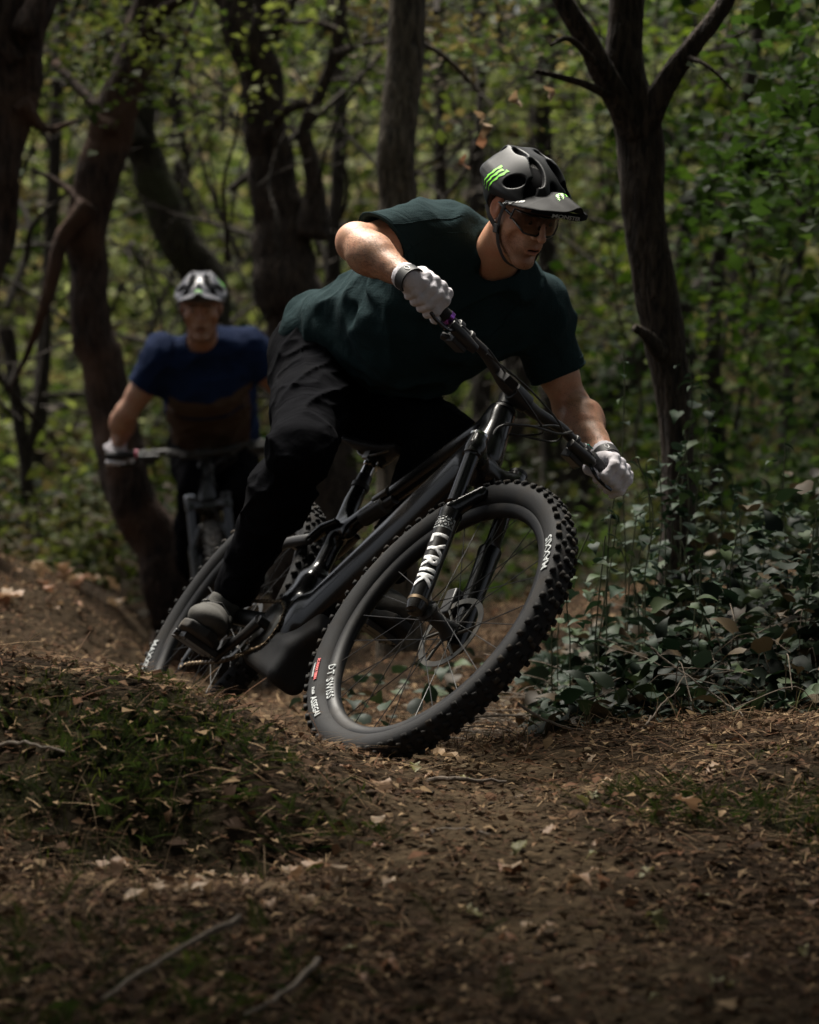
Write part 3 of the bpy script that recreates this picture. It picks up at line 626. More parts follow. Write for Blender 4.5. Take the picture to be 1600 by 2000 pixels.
# ================================================================== FOLIAGE BEHIND
def foliage(name, N, k, dr, zr, size, cols, clump=.35, xs=1.35, xo=(-1, 1), seed=0, zpix=None, tpl=LW, dens=.9):
    r = np.random.default_rng(seed)
    d = r.uniform(dr[0], dr[1], k); x = (r.uniform(xo[0], xo[1], k))*(800/F*d*xs)
    py = r.uniform(zr[0], zr[1], k); z = CH-(py-1000)/F*d
    c = np.stack([x, d, z], 1); cs = r.lognormal(0, .35, k)*clump; ct = np.array(cols)[r.integers(0, len(cols), k)]*r.uniform(.6, 1.4, (k, 1))
    a = r.integers(0, k, N); P = c[a]+r.normal(0, 1, (N, 3))*cs[a][:, None]*np.array([.5, .5, .38])
    T = np.clip(ct[a]*(1+.14*r.standard_normal((N, 1))), .004, .9)
    lf = vnoise(P*np.array([1.1, .5, .9], np.float32)+seed*3.3)+.5*vnoise(P*np.array([2.6, 1.2, 2.2], np.float32)+seed); T = T*np.clip(.92+lf*1.05, .2, 2.4)[:, None]  # broad bright gaps and dark masses of the wood put into leaf colour
    kd = r.random(N) < np.clip(.95+lf*dens, .12, 1); P, T = P[kd], T[kd]
    g = hbase(P[:, 0], P[:, 1])+.01; keep = P[:, 2] > g; P, T = P[keep], T[keep]; M_ = len(P)
    return scat_many(name, [(tpl, P, rand_rot(M_, np.abs(r.normal(0, .75, M_)), r), r.uniform(.6, 1.4, M_)*size, T)], m_green, kind='stuff')
G1 = [(.055,.066,.019),(.032,.045,.013),(.085,.092,.030),(.018,.028,.011),(.075,.055,.032),(.038,.052,.016)]
G2 = [(.19,.22,.075),(.11,.14,.04),(.26,.25,.13),(.05,.065,.02),(.27,.20,.13),(.32,.33,.20)]  # far leaf tints, lightened to carry bright gaps and pale haze
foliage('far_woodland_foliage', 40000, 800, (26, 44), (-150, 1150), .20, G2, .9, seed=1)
foliage('middle_woodland_foliage', 26000, 380, (18, 27), (-150, 1130), .105, G1, .55, seed=2)
foliage('near_left_undergrowth', 9000, 110, (13.5, 16.5), (900, 1150), .06, G1, .28, xo=(-1.1, -.25), seed=3)
foliage('right_woodland_foliage', 17000, 210, (12.5, 19), (-100, 1000), .062, [(.022,.044,.008),(.038,.068,.011),(.016,.030,.008),(.078,.105,.016),(.011,.021,.008)], .30, xo=(.35, 1.15), seed=4)
foliage('upper_left_foliage', 5200, 60, (12, 16), (-100, 200), .045, G1, .3, xo=(-1.1, .3), seed=5)
foliage('near_right_sprays', 2600, 42, (8.6, 10.5), (-60, 420), .055, [(.022,.040,.010),(.034,.056,.013),(.015,.028,.008)], .20, xo=(.6, 1.15), seed=6)
foliage('middle_ground_undergrowth', 12000, 150, (12.5, 17), (930, 1260), .06, [(.06,.09,.03),(.05,.07,.03),(.09,.09,.04)], .30, xo=(-.1, 1.15), seed=8)
# thin bare branches and saplings tangled through the wood behind
tb = MB(); r_ = np.random.default_rng(11)
for k in range(460):
    d = r_.uniform(12.5, 22); px = r_.uniform(-50, 1650); py = r_.uniform(-50, 900); L = r_.uniform(.35, 1.5); a = r_.uniform(-.2, np.pi+.2); p = at(px, py, d)
    if r_.random() < .35: a = np.pi/2+r_.normal(0, .18); L *= 1.8
    dv = np.array([math.cos(a), r_.normal(0, .3), math.sin(a)]); P = [p]; 
    for j in range(5): dv = dv+r_.normal(0, .28, 3); dv /= np.linalg.norm(dv); P.append(P[-1]+dv*L/5)
    w = r_.uniform(.004, .014)*(1.6 if px < 500 and k % 3 == 0 else 1); C = catmull(P, 4); tb.tube(C, np.linspace(w, w*.25, len(C)), 5, caps=False)
    for j in range(2):
        i = r_.integers(4, len(C)-4); q = C[i]; dd = dv+r_.normal(0, .7, 3); dd /= np.linalg.norm(dd); Cb = catmull([q, q+dd*L*.18, q+dd*L*.3+r_.normal(0, .04, 3)], 4); tb.tube(Cb, np.linspace(w*.5, w*.15, len(Cb)), 4, caps=False)
tb.build('bare_branch_tangle', b_far, kind='stuff')
# ================================================================== IVY
def heart_sets(P, s, cols, face=None):
    N = len(P); R = rand_rot(N, np.abs(rng.normal(.35, .45, N)))
    return (HEART, P, R, s*rng.uniform(.6, 1.35, N), tints(N, cols, .3))
IV = [(.014,.028,.013),(.010,.021,.011),(.020,.038,.015),(.032,.048,.018),(.008,.016,.009),(.018,.030,.018),(.05,.035,.018)]
N = 4600; d = rng.uniform(7.15, 9.6, N); x = rng.uniform(.28, 1.55, N)*d/7.3; g = hgt(x, d)
hh = np.clip((x*7.3/d-.22)*.85, .07, .52)*rng.beta(1.0, 2.0, N); edge = np.clip((d-7.1)/.5, .15, 1)
P = np.stack([x, d, g+.012+hh*edge], 1)
scat_many('ivy_ground_cover', [heart_sets(P, .055, IV)], m_ivy, kind='stuff')
N = 170; d = rng.uniform(7.3, 9.5, N); x = rng.uniform(-.3, .45, N); P = np.stack([x, d, hgt(x, d)+.01+.10*rng.random(N)], 1); k = np.hypot(x+.0, (d-7.3)) > .0
scat_many('low_ivy_behind_the_wheel', [heart_sets(P[d > 8.0+.0*x], .05, IV)], m_ivy, kind='stuff')
# tangle of dry stems under the ivy
V_ = MB()
for k in range(260):
    y0 = rng.uniform(7.15, 8.6); x0 = rng.uniform(.15, 1.35); z0 = gz(x0, y0); a = rng.random()*6.28; L = rng.uniform(.08, .35); hgt_ = rng.uniform(0, .28)*min(1, (x0-.1)*1.5)
    P = catmull([(x0, y0, z0), (x0+.3*L*math.cos(a), y0+.3*L*math.sin(a), z0+hgt_*.8), (x0+L*math.cos(a), y0+L*math.sin(a), z0+hgt_*rng.uniform(.3, 1.2))], 4); V_.tube(P, .0013, 4, caps=False)
V_.build('dry_stem_tangle', m_twigp, kind='stuff')
m_stem = mat('ivy_stem', (.06,.07,.03), rough=.7)
m_leafs = [mesh_np('ivy_leaf', HEART[0], HEART[1], m_ivy, smooth=False, col=np.repeat(np.array([c]), len(HEART[0]), 0)) for c in [(.020,.042,.018),(.014,.030,.015),(.034,.056,.020),(.024,.044,.026)]]
def ivy_plant(pts, n, s, label, cat='plant', name='ivy_plant', spread=.03, group=None):
    P = catmull([at(*q) for q in pts], 8); g = gz(P[0][0], P[0][1]); P = np.vstack([[P[0][0], P[0][1], g-.01], P])
    o = empty(name, tuple(P[0]), label, cat, group); st = MB().tube(P-P[0], .0018, 5); st.build('stem', m_stem, o)
    for k in range(n):
        t = (k+.7)/n; i = int(t*(len(P)-1)); p = P[i]-P[0]
        if p[2] < .02: continue
        lf = obj('leaf', m_leafs[int(rng.integers(4))], o); a = rng.random()*6.28; sc_ = s*rng.uniform(.6, 1.25)*(1.1-.5*t)
        lf.location = p+np.array([math.cos(a), math.sin(a), 0])*spread*rng.random(); lf.scale = (sc_,)*3; lf.rotation_euler = (rng.uniform(-.9, .2), rng.uniform(-.4, .4), a)
    return o
ivy_plant([(1222,1080,8.3),(1216,900,8.3),(1220,760,8.3),(1218,690,8.3)], 7, .045, 'tall thin ivy shoot standing alone left of the forked oak', spread=.01)
ivy_plant([(1330,960,8.6),(1345,860,8.6),(1352,780,8.6),(1346,700,8.6)], 16, .062, 'ivy climbing the right side of the forked oak, topmost leaf by the scar', spread=.05)
ivy_plant([(1360,980,8.5),(1372,880,8.5),(1388,800,8.5),(1372,740,8.5)], 15, .06, 'leafy ivy spray right of the forked oak base', spread=.06)
ivy_plant([(1300,1000,8.2),(1325,930,8.2),(1340,880,8.2)], 10, .06, 'short ivy shoot in front of the forked oak', spread=.06)
ivy_plant([(1185,1150,7.7),(1190,1040,7.7),(1200,970,7.7)], 8, .05, 'ivy shoot rising below the left glove', spread=.04)
ivy_plant([(1260,1120,7.8),(1275,1000,7.8),(1240,880,7.8)], 8, .05, 'leaning ivy shoot right of the left glove', spread=.05)
ivy_plant([(1540,1150,8.0),(1530,980,8.0),(1535,850,8.0)], 9, .05, 'slender ivy shoot near the right edge', spread=.04)
ivy_plant([(1450,1120,8.1),(1445,1000,8.1),(1440,960,8.1)], 8, .055, 'ivy shoot half way between the forked oak and the right edge', spread=.05)
for k, (px, top, lab) in enumerate([(1262,905,'ivy shoot rising just left of the forked oak trunk'),(1285,880,'ivy shoot crossing the front of the oak trunk low down'),(1305,935,'short bushy ivy shoot hiding the foot of the oak'),(1338,845,'tall ivy shoot against the right flank of the oak'),(1368,885,'ivy shoot one hand right of the oak trunk'),(1402,905,'ivy shoot in the gap right of the oak'),(1245,960,'low ivy shoot between the left glove and the oak'),(1430,930,'ivy shoot topping the bank right of the oak')]):
    d = 8.1+.06*k; ivy_plant([(px-6, 1150, d), (px+8, (top+1150)/2, d), (px, top, d)], 16, .060, lab, spread=.075)
for k in range(26):
    px = rng.uniform(1060, 1600); d = rng.uniform(7.4, 8.6); top = rng.uniform(980, 1150); ivy_plant([(px, 1250, d), (px+rng.uniform(-20, 20), (top+1250)/2, d), (px+rng.uniform(-40, 40), top, d)], 6, .055, 'ivy shoot standing in the thick of the right bank', spread=.05, group='ivy shoots crowding the right bank')
# hanging dry leaves on the snapped side branch of the oak
for (px, py, lab) in [(1070,165,'withered leaf hanging under the snapped branch of the oak'),(935,215,'uppermost withered leaf hanging above the front riders helmet'),(948,235,'middle withered leaf hanging above the front riders helmet'),(940,262,'lower withered leaf hanging above the front riders helmet'),(1003,178,'rust coloured leaf hanging left of the snapped branch'),(903,305,'orange leaf hanging left of the front riders helmet')]:
    p = at(px, py, 9.4); o = obj('hanging_leaf', [m for s, c, m in BLM if s == 2 and c == (2 if 'o' in lab[:2] else 1)][0], label=lab, cat='leaf'); o.location = p; o.scale = (.052,)*3; o.rotation_euler = (rng.uniform(-2.4, -1.2), rng.uniform(-.5, .5), rng.random()*6)
# ================================================================== BICYCLES
R_W = .372
HA = math.radians(64.5); S_ = np.array([-math.cos(HA), 0, math.sin(HA)]); Q_ = np.array([math.sin(HA), 0, math.cos(HA)]); A0 = np.array([1.25, 0, R_W])-.044*Q_
def rot(ax, a):
    ax = np.asarray(ax, float); ax = ax/np.linalg.norm(ax); K = np.array([[0, -ax[2], ax[1]], [ax[2], 0, -ax[0]], [-ax[1], ax[0], 0]])
    return np.eye(3)+math.sin(a)*K+(1-math.cos(a))*K@K
m_carbon = mat('gloss_black_carbon', (.006,.006,.0065), rough=.22, spec=.35, coat=.2, dirt=(.05,.038,.026), dscale=7, damt=.3)
m_black = mat('satin_black_metal', (.014,.014,.015), rough=.42, spec=.5, dirt=(.09,.07,.05), dscale=12, damt=.35)
m_plastic = mat('matte_black_cover', (.011,.011,.012), rough=.65, spec=.25, dirt=(.045,.035,.026), dscale=9, damt=.4, bump=.0006, bscale=900)
m_stanch = mat('dark_gloss_stanchion', (.03,.03,.035), rough=.08, spec=.8, metal=.6)
m_silver = mat('polished_alloy', (.55,.55,.56), rough=.2, metal=1)
m_steel = mat('worn_steel', (.12,.115,.105), rough=.38, metal=1, dirt=(.10,.07,.04), dscale=30, damt=.5)
m_gold = mat('dusty_gold_chain', (.14,.10,.06), rough=.5, metal=.8)
m_rubber = mat('tyre_rubber', (.012,.012,.013), rough=.75, spec=.2, dirt=(.034,.029,.024), dscale=13, damt=.7, bump=.0004, bscale=700)
m_knob = mat('tyre_knob_rubber', (.015,.0145,.014), rough=.85, spec=.2, dirt=(.08,.062,.045), dscale=14, damt=.7)
m_rim = mat('black_rim', (.007,.007,.008), rough=.5, spec=.22, dirt=(.06,.05,.04), dscale=14, damt=.4)
m_white = mat('white_print', (.85,.85,.85), rough=.5)
m_grey = mat('grey_print', (.38,.40,.40), rough=.6)
m_red = mat('red_print', (.55,.05,.05), rough=.5)
m_yel = mat('yellow_print', (.6,.45,.08), rough=.5)
m_purple = mat('purple_alloy', (.30,.10,.45), rough=.25, metal=1)
m_pink = mat('pink_ring', (.75,.12,.22), rough=.35)
m_teal = mat('teal_print', (.05,.55,.42), rough=.5)
m_gripm = mat('grip_rubber', (.016,.016,.018), rough=.75, bump=.001, bscale=600)
def text_pts(s, size, extr=.0004, bold=0, space=1.0, shear=0):
    cu = bpy.data.curves.new('t', 'FONT'); cu.body = s; cu.size = size; cu.extrude = extr; cu.offset = bold; cu.align_x = 'CENTER'; cu.align_y = 'CENTER'; cu.space_character = space; cu.shear = shear; cu.resolution_u = 2
    o = bpy.data.objects.new('t', cu); COL.objects.link(o); dg = bpy.context.evaluated_depsgraph_get(); me = bpy.data.meshes.new_from_object(o.evaluated_get(dg))
    bb_ = bmesh.new(); bb_.from_mesh(me); bmesh.ops.remove_doubles(bb_, verts=bb_.verts, dist=1e-6); bmesh.ops.triangulate(bb_, faces=bb_.faces)
    for _ in range(4):
        es = [e for e in bb_.edges if e.calc_length() > size*.16]
        if not es: break
        bmesh.ops.subdivide_edges(bb_, edges=es, cuts=1); bmesh.ops.triangulate(bb_, faces=bb_.faces)
    bb_.verts.ensure_lookup_table(); bb_.verts.index_update()
    V = np.array([v.co[:] for v in bb_.verts]); Fl = [tuple(v.index for v in f.verts) for f in bb_.faces]; bb_.free()
    bpy.data.objects.remove(o); bpy.data.curves.remove(cu); bpy.data.meshes.remove(me); return V, Fl
def place_text(s, size, fn, name, m, parent, subdiv=0, **k):
    V, Fl = text_pts(s, size, **k); mb = MB(); mb.add(fn(V), Fl); return mb.build(name, m, parent, smooth=False)
def make_wheel(c, T, parent, rear, name, letter):
    """c hub centre in bike coords; T maps bike-local points (steering)."""
    ax = np.array([0, 1, 0.])
    def W(v): return T(np.asarray(v)+c)
    hub = MB(); hw = .055 if not rear else .07
    hub.lathe([(0, .009), (.006, .012), (.012, .022), (.018, .027), (.024, .024), (.035, .017), (.075, .017), (.086, .024), (.092, .027), (.098, .022), (.104, .012), (.11, .009)], [0, -hw, 0], [0, hw, 0], 24)
    hub.xf(W); o = hub.build(name, m_black, parent)
    # tyre: lofted ring profile
    n = 128; a = np.linspace(0, 2*np.pi, n, endpoint=False)
    prof = [(.3085, -.0165), (.312, -.021), (.322, -.0275), (.335, -.031), (.348, -.0305), (.357, -.026), (.3635, -.017), (.3665, -.006), (.3665, .006), (.3635, .017), (.357, .026), (.348, .0305), (.335, .031), (.322, .0275), (.312, .021), (.3085, .0165)]
    def ring(prof, closed=False, k=n):
        a = np.linspace(0, 2*np.pi, k, endpoint=False)
        V = np.array([[r*np.cos(t), y, r*np.sin(t)] for t in a for r, y in prof]); m = len(prof); i, j = np.meshgrid(np.arange(k), np.arange(m if closed else m-1), indexing='ij'); i2 = (i+1) % k; j2 = (j+1) % m
        return V, np.stack([i*m+j, i2*m+j, i2*m+j2, i*m+j2], -1).reshape(-1, 4)
    ty = MB(); V, Fq = ring(prof); ty.addn(V, Fq[:, ::-1]); ty.xf(W); ty.build('tyre', m_rubber, o, auto=60)
    kn = MB()
    def knob(t, r, y, roll, sz, yaw=0):
        er = np.array([math.cos(t), 0, math.sin(t)]); et = np.array([-math.sin(t), 0, math.cos(t)])
        nrm = er*math.cos(roll)+ax*math.sin(roll); b = np.cross(nrm, et); Rm = np.stack([et, b, nrm], 1) @ R_spin(yaw)
        kn.box(er*r+ax*y+nrm*sz[2]/2*.6, sz, Rm, .82)
    NK = 66
    for i in range(NK):
        t = i*2*np.pi/NK; dt = np.pi/NK
        for sgn in (-1, 1):
            knob(t+(0 if i % 2 else dt*.25), .3565, sgn*.0275, sgn*.80, (.0132, .0108 if i % 2 else .0132, .0078), sgn*.1)
            if i % 2: knob(t+dt, .3635, sgn*.0175, sgn*.35, (.011, .010, .006), .3*sgn)
        if i % 2: knob(t, .3665, .0075, .1, (.015, .0115, .0065), .12); knob(t, .3665, -.0075, -.1, (.015, .0115, .0065), -.12)
        else: knob(t, .3665, .006, .08, (.012, .0145, .0065)); knob(t+dt*.3, .3665, -.007, -.1, (.012, .0115, .0065))
    kn.xf(W); kn.build('tyre_tread', m_knob, o, smooth=False)
    rm = MB(); V, Fq = ring([(.310, -.0145), (.311, -.0165), (.306, -.0172), (.292, -.0145), (.284, -.006), (.283, 0), (.284, .006), (.292, .0145), (.306, .0172), (.311, .0165), (.310, .0145), (.302, .008), (.302, -.008)], True); rm.addn(V, Fq[:, ::-1]); rm.xf(W); rm.build('rim', m_rim, o, auto=50)
    # spokes, one object each
    me0 = None
    for i in range(28):
        t = (i+.5)*2*np.pi/28; s = 1 if i % 2 else -1; lead = 1 if (i//2) % 2 else -1
        p1 = np.array([.284*math.cos(t), s*.004, .284*math.sin(t)]); th = t+lead*1.25; p0 = np.array([.024*math.cos(th), s*.034, .024*math.sin(th)])
        mb = MB().tube(W(np.stack([p0, p0+(p1-p0)*.5, p1])), .0011, 5, caps=False); mb.build('spoke', m_black, o)
    # lettering on the side that faces the rider's right (y<0)
    def onring(r0, y, phi, flip=False, sc=1.0):
        def fn(V):
            # text runs along the circumference; its up = towards the hub
            t = phi+V[:, 0]/r0*(-1 if flip else 1); r = r0+V[:, 1]*sc*(-1 if not flip else 1)
            yy = y(r)-V[:, 2]*1.0-.0022
            return W(np.stack([r*np.cos(t), yy, r*np.sin(t)], 1))
        return fn
    rimy = lambda r: np.interp(r, [.284, .292, .306, .311], [-.006, -.0145, -.0172, -.0165])
    tyy = lambda r: np.interp(r, [.3085, .312, .322, .335, .348, .357], [-.0165, -.021, -.0275, -.031, -.0305, -.026])
    for s, ph, which, size, m in letter:
        if which == 'rim': place_text(s, size, onring(.2985, rimy, ph), 'lettering', m, o, bold=.0003, space=1.15)
        else: place_text(s, size, onring(.3325 if which == 'tyre' else which, tyy, ph), 'lettering', m, o, bold=.0006)
    # brake disc on the left side
    dk = MB()
    for (r0, r1) in ((.078, .092),):
        V, Fq = ring([(r0, .041), (r1, .041), (r1, .043), (r0, .043)], True, 48); dk.addn(V, Fq)
    for i in range(6):
        t = i*math.pi/3; dk.tube([[.02*math.cos(t), .042, .02*math.sin(t)], [.05*math.cos(t+.25), .042, .05*math.sin(t+.25)], [.080*math.cos(t+.35), .042, .080*math.sin(t+.35)]], .0035, 6)
    dk.xf(W); dk.build('brake_disc', m_steel, o)
    if rear:
        cs = MB()
        for k in range(9): cs.lathe([(0, .012), (0, .052-.0042*k), (.0018, .052-.0042*k), (.0018, .012)], [0, -.022-.004*k, 0], [0, -.3, 0], 40)
        cs.xf(W); cs.build('cassette', m_steel, o)
    return o
def make_bike(M, steer, comp, label, lyrik=True, accent=m_purple, full=True, crank=math.radians(-45), bark=False):
    root = empty('mountain_bike', label=label, cat='bicycle', M=M)
    St = rot(S_, steer)
    T1 = lambda v: A0+(np.asarray(v)-A0)@St.T
    T0 = lambda v: np.asarray(v)
    fhub = np.array([1.25, 0, R_W])+comp*S_; rhub = np.array([0, 0, R_W])
    HTB = A0+.545*S_; HTT = A0+.69*S_; BB = np.array([.44, 0, .345])
    L1 = lambda a, q, y: A0+a*S_+q*Q_+np.array([0, y, 0])
    # ---- frame: one organic shell
    SC_ = BB+np.array([-.105, 0, .425])
    def f(p):
        d = ecap(p, HTB-S_*.002, HTT, (.036, .034), (.031, .029), [0, 1, 0])
        dt = ecap(p, HTB+.03*S_+[-.035, 0, -.012], BB+[.10, 0, .055], (.040, .058), (.047, .062), [0, 1, 0]); d = smin(d, dt, .045)
        d = smin(d, ecap(p, HTT-[.02, 0, .028], SC_-[-.055, 0, .13], (.026, .026), (.020, .019), [0, 1, 0]), .035)
        d = smin(d, ecap(p, BB+[-.01, 0, .10], SC_, (.023, .025), (.020, .021), [0, 1, 0]), .03)
        d = smin(d, ecap(p, SC_-[.0, 0, .035], SC_-[-.10, 0, .13], (.010, .014), (.013, .014), [0, 1, 0]), .02)
        d = smin(d, rbox(p, BB+[.02, 0, .03], (.085, .046, .075), .035), .04)
        d = smin(d, rbox(p, BB+[-.03, 0, .12], (.045, .035, .06), .025), .03)
        return d
    V, Q = surf(f, (.26, -.075, .22), (1.04, .075, 1.02), .0045); obj('frame', mesh_np('frame', V, Q, m_carbon), root)
    # motor and belly guard
    def f(p):
        d = rbox(p, BB+[.060, 0, -.055], (.140, .050, .060), .03, rot([0, 1, 0], .18))
        d = smin(d, rbox(p, BB+[.19, 0, -.0], (.07, .04, .035), .02, rot([0, 1, 0], -.55)), .03)
        d = smax(d, -(cap(p, BB+[0, -.08, 0], BB+[0, -.046, 0], .042)), .006)
        return d
    V, Q = surf(f, (.25, -.07, .17), (.78, .07, .47), .0045); obj('motor_guard', mesh_np('motor_guard', V, Q, m_plastic), root)
    # head badge ring and headset
    mb = MB(); mb.lathe([(0, .030), (.0, .032), (.004, .033), (.008, .032), (.008, .028)], HTB-.012*S_, HTT, 32); mb.lathe([(0, .030), (0, .031), (.008, .030), (.012, .024)], HTT, HTT+S_, 32); mb.build('headset', m_black, root)
    # ---- rear triangle
    mb = MB()
    for s in (-1, 1):
        y = s*.072
        mb.tube(catmull([(0, y, R_W), (.12, s*.066, R_W-.012), (.27, s*.052, R_W-.012), (.40, s*.036, .36)], 5), np.linspace(.013, .019, 16), 12, flat=1.35)
        mb.tube(catmull([(0, y, R_W+.004), (.10, s*.066, R_W+.09), (.21, s*.055, .565), (.33, s*.038, .60)], 5), np.linspace(.012, .013, 16), 10, flat=1.2)
        mb.lathe([(0, .018), (.012, .018)], [0, s*.064, R_W], [0, s*1, R_W], 16)
        mb.lathe([(0, .012), (.014, .012)], [.33, s*.030, .60], [.33, s*1, .60], 14)
    mb.box([.26, 0, .582], (.03, .09, .02)); mb.build('rear_triangle', m_black, root, bevel=.003)
    mb = MB()
    for s in (-1, 1): mb.tube([(.33, s*.036, .60), (.37, s*.034, .635), (.415, s*.03, .655)], [.014, .017, .012], 10, flat=.6)
    mb.box([.375, 0, .64], (.02, .06, .02)); mb.build('rocker_link', m_carbon, root, bevel=.003)
    # ---- shock
    a, b = np.array([.415, 0, .655]), np.array([.60, 0, .745]); d = (b-a)/np.linalg.norm(b-a)
    mb = MB().lathe([(0, .012), (.01, .012), (.012, .009), (.07, .009), (.072, .021), (.16, .021), (.165, .014), (.2, .013)], a, b, 24); sh = mb.build('shock', m_black, root)
    mb = MB().tube([a+d*.12+[.0, -.014, .02], a+d*.17+[.01, -.016, .022]], .012, 12); mb.build('shock_reservoir', m_steel, sh)
    u = np.cross([0, 1, 0], d); 
    def ft(V): ang = V[:, 1]/.0215; return a+d*.115+V[:, :1]*d+(.0216+V[:, 2:])*(np.cos(ang)[:, None]*np.array([0, -1, 0])+np.sin(ang)[:, None]*(-u))
    place_text('SUPER DELUXE', .011, ft, 'lettering', m_grey, sh)
    # ---- seatpost and saddle
    sd_ = (SC_-(BB+[-.01, 0, .10])); sd_ /= np.linalg.norm(sd_); top = SC_+sd_*.085
    mb = MB().lathe([(0, .023), (.012, .0235), (.018, .019), (.04, .018)], SC_, SC_+sd_, 24); mb.build('seat_clamp', m_black, root)
    mb = MB().lathe([(0, .0165), (.030, .0165), (.032, .0195), (.05, .0195), (.052, .012)], SC_+sd_*.035, SC_+sd_, 24); mb.build('seatpost', m_silver if full else m_black, root)
    def f(p):
        q = p-top-np.array([0, 0, .035]); x = q[:, 0]
        w = np.interp(x, [-.14, -.10, -.02, .06, .14], [.060, .070, .045, .024, .018]).astype(np.float32); zz = q[:, 2]+.004*np.cos(x*20)-np.abs(q[:, 1])**2*-2.5-np.where(x < -.06, (x+.06)**2*2.5, 0)
        e = np.sqrt((q[:, 1]/w)**2+(zz/.017)**2+np.maximum(np.abs(x+.0)-.125, 0)**2/.015**2); d = (e-1)*.012
        return d
    V, Q = surf(f, top-[.17, .09, .03], top+[.17, .09, .09], .004); sa = obj('saddle', mesh_np('saddle', V, Q, m_plastic), root)
    mb = MB()
    for s in (-1, 1): mb.tube(catmull([top+[-.10, s*.022, .03], top+[-.04, s*.02, .006], top+[.04, s*.02, .006], top+[.11, s*.010, .03]], 5), .0035, 8)
    mb.box(top+[0, 0, .006], (.035, .05, .022)); mb.build('saddle_rails', m_steel, sa, bevel=.003)
    # ---- drivetrain
    ca = crank; mb = MB(); CR = []
    cl = MB(); cl.lathe([(0, .022), (.012, .022)], BB+[0, -.058, 0], BB+[0, -1, 0], 20)
    for s in (-1, 1):
        dv = np.array([math.cos(ca), 0, -math.sin(ca)])*(1 if s > 0 else -1); e = BB+dv*.165; y = s*.075
        mb.tube([BB+[0, y, 0], BB+dv*.05+[0, y, 0], BB+dv*.12+[0, s*.080, 0], e+[0, s*.082, 0]], [.019, .015, .012, .015], 12, flat=.75, up=(0, 1, 0)); CR.append(e)
    mb.lathe([(0, .012), (.16, .012)], BB+[0, -.08, 0], BB+[0, 1, 0], 16)
    mb.build('crank_arms', m_black, root)
    for s, e in zip((-1, 1), CR):
        pm = MB(); c = e+[0, s*.145, 0]
        pm.box(c, (.095, .095, .014)); pm.lathe([(0, .008), (.12, .008)], e+[0, s*.085, 0], e+[0, s*1, 0], 12)
        for i in (-1, 0, 1):
            for j in (-1, 1):
                for zz in (-1, 1): pm.lathe([(0, .002), (.004, .0015)], c+[i*.038, j*.038, zz*.007], c+[i*.038, j*.038, zz*1], 6)
        po = pm.build('pedal', m_black, root, bevel=.002)
    ch = MB(); nT = 32
    for i in range(nT):
        t = i*2*np.pi/nT; ch.box([BB[0]+.068*math.cos(t), -.052, BB[2]+.068*math.sin(t)], (.007, .003, .006), rot([0, 1, 0], -t))
    ch.lathe([(0, .03), (0, .066), (.003, .066), (.003, .03)], BB+[0, -.0505, 0], BB+[0, -1, 0], 40)
    ch.build('chainring', m_steel, root, smooth=False)
    dm = np.array([-.01, -.03, R_W-.10])
    cp = catmull([BB+[.0, -.052, .069], BB+[-.20, -.050, .065], rhub+[.02, -.045, .048], rhub+[-.035, -.045, .03], rhub+[-.04, -.045, -.02], rhub+[.03, -.043, -.065], rhub+[.035, -.043, -.085], rhub+[-.005, -.043, -.135], rhub+[.02, -.043, -.165], rhub+[.06, -.045, -.15], BB+[-.15, -.05, -.105], BB+[-.03, -.052, -.075], BB+[.05, -.052, -.05], BB+[.069, -.052, 0], BB+[.05, -.052, .048]], 14)
    # chain: links
    L = np.concatenate([[0], np.cumsum(np.linalg.norm(np.diff(np.vstack([cp, cp[:1]]), axis=0), axis=1))]); nl = int(L[-1]/.0127); cc = MB(); CPp = np.vstack([cp, cp[:1]])
    for k in range(nl):
        s0, s1 = k*.0127, (k+1)*.0127; p0 = np.array([np.interp(s0, L, CPp[:, j]) for j in range(3)]); p1 = np.array([np.interp(s1, L, CPp[:, j]) for j in range(3)]); dd = p1-p0; ln = np.linalg.norm(dd)+1e-9; dd /= ln
        Rm = np.stack([dd, [0, 1, 0], np.cross(dd, [0, 1, 0])], 1)
        for s in (-1, 1): cc.box((p0+p1)/2+[0, s*(.0022 if k % 2 else .0030), 0], (ln*1.25, .001, .0075), Rm)
    cc.build('chain', m_gold, root, smooth=False)
    dr = MB(); dr.tube([rhub+[0, -.075, -.01], rhub+[.01, -.06, -.05], rhub+[.03, -.046, -.085]], [.012, .013, .016], 10); dr.tube([rhub+[.03, -.050, -.085], rhub+[.02, -.050, -.15]], [.014, .010], 8, flat=.4, up=(0, 1, 0)); dr.lathe([(0, .02), (.006, .02)], rhub+[.03, -.046, -.085], rhub+[.03, 1, -.085], 14); dr.lathe([(0, .02), (.006, .02)], rhub+[.015, -.046, -.15], rhub+[.015, 1, -.15], 14)
    dr.build('derailleur', m_black, root, bevel=.001)
    # ---- wheels
    make_wheel(rhub, T0, root, True, 'rear_wheel', [('MAXXIS', math.radians(204), 'tyre', .027, m_grey)] if lyrik else [])
    make_wheel(fhub, T1, root, False, 'front_wheel', ([('DT SWISS', math.radians(226), 'rim', .0235, m_grey), ('ASSEGAI', math.radians(239), 'tyre', .020, m_grey), ('3C MAXX TERRA', math.radians(217), .330, .0085, m_red), ('TUBELESS READY', math.radians(217), .338, .0055, m_grey), ('29x2.50', math.radians(229), .332, .0075, m_grey), ('MAXXIS', math.radians(37), 'tyre', .028, m_grey)] if lyrik else []))
    # ---- fork
    legs = []
    cq = .044
    crown = A0+.512*S_
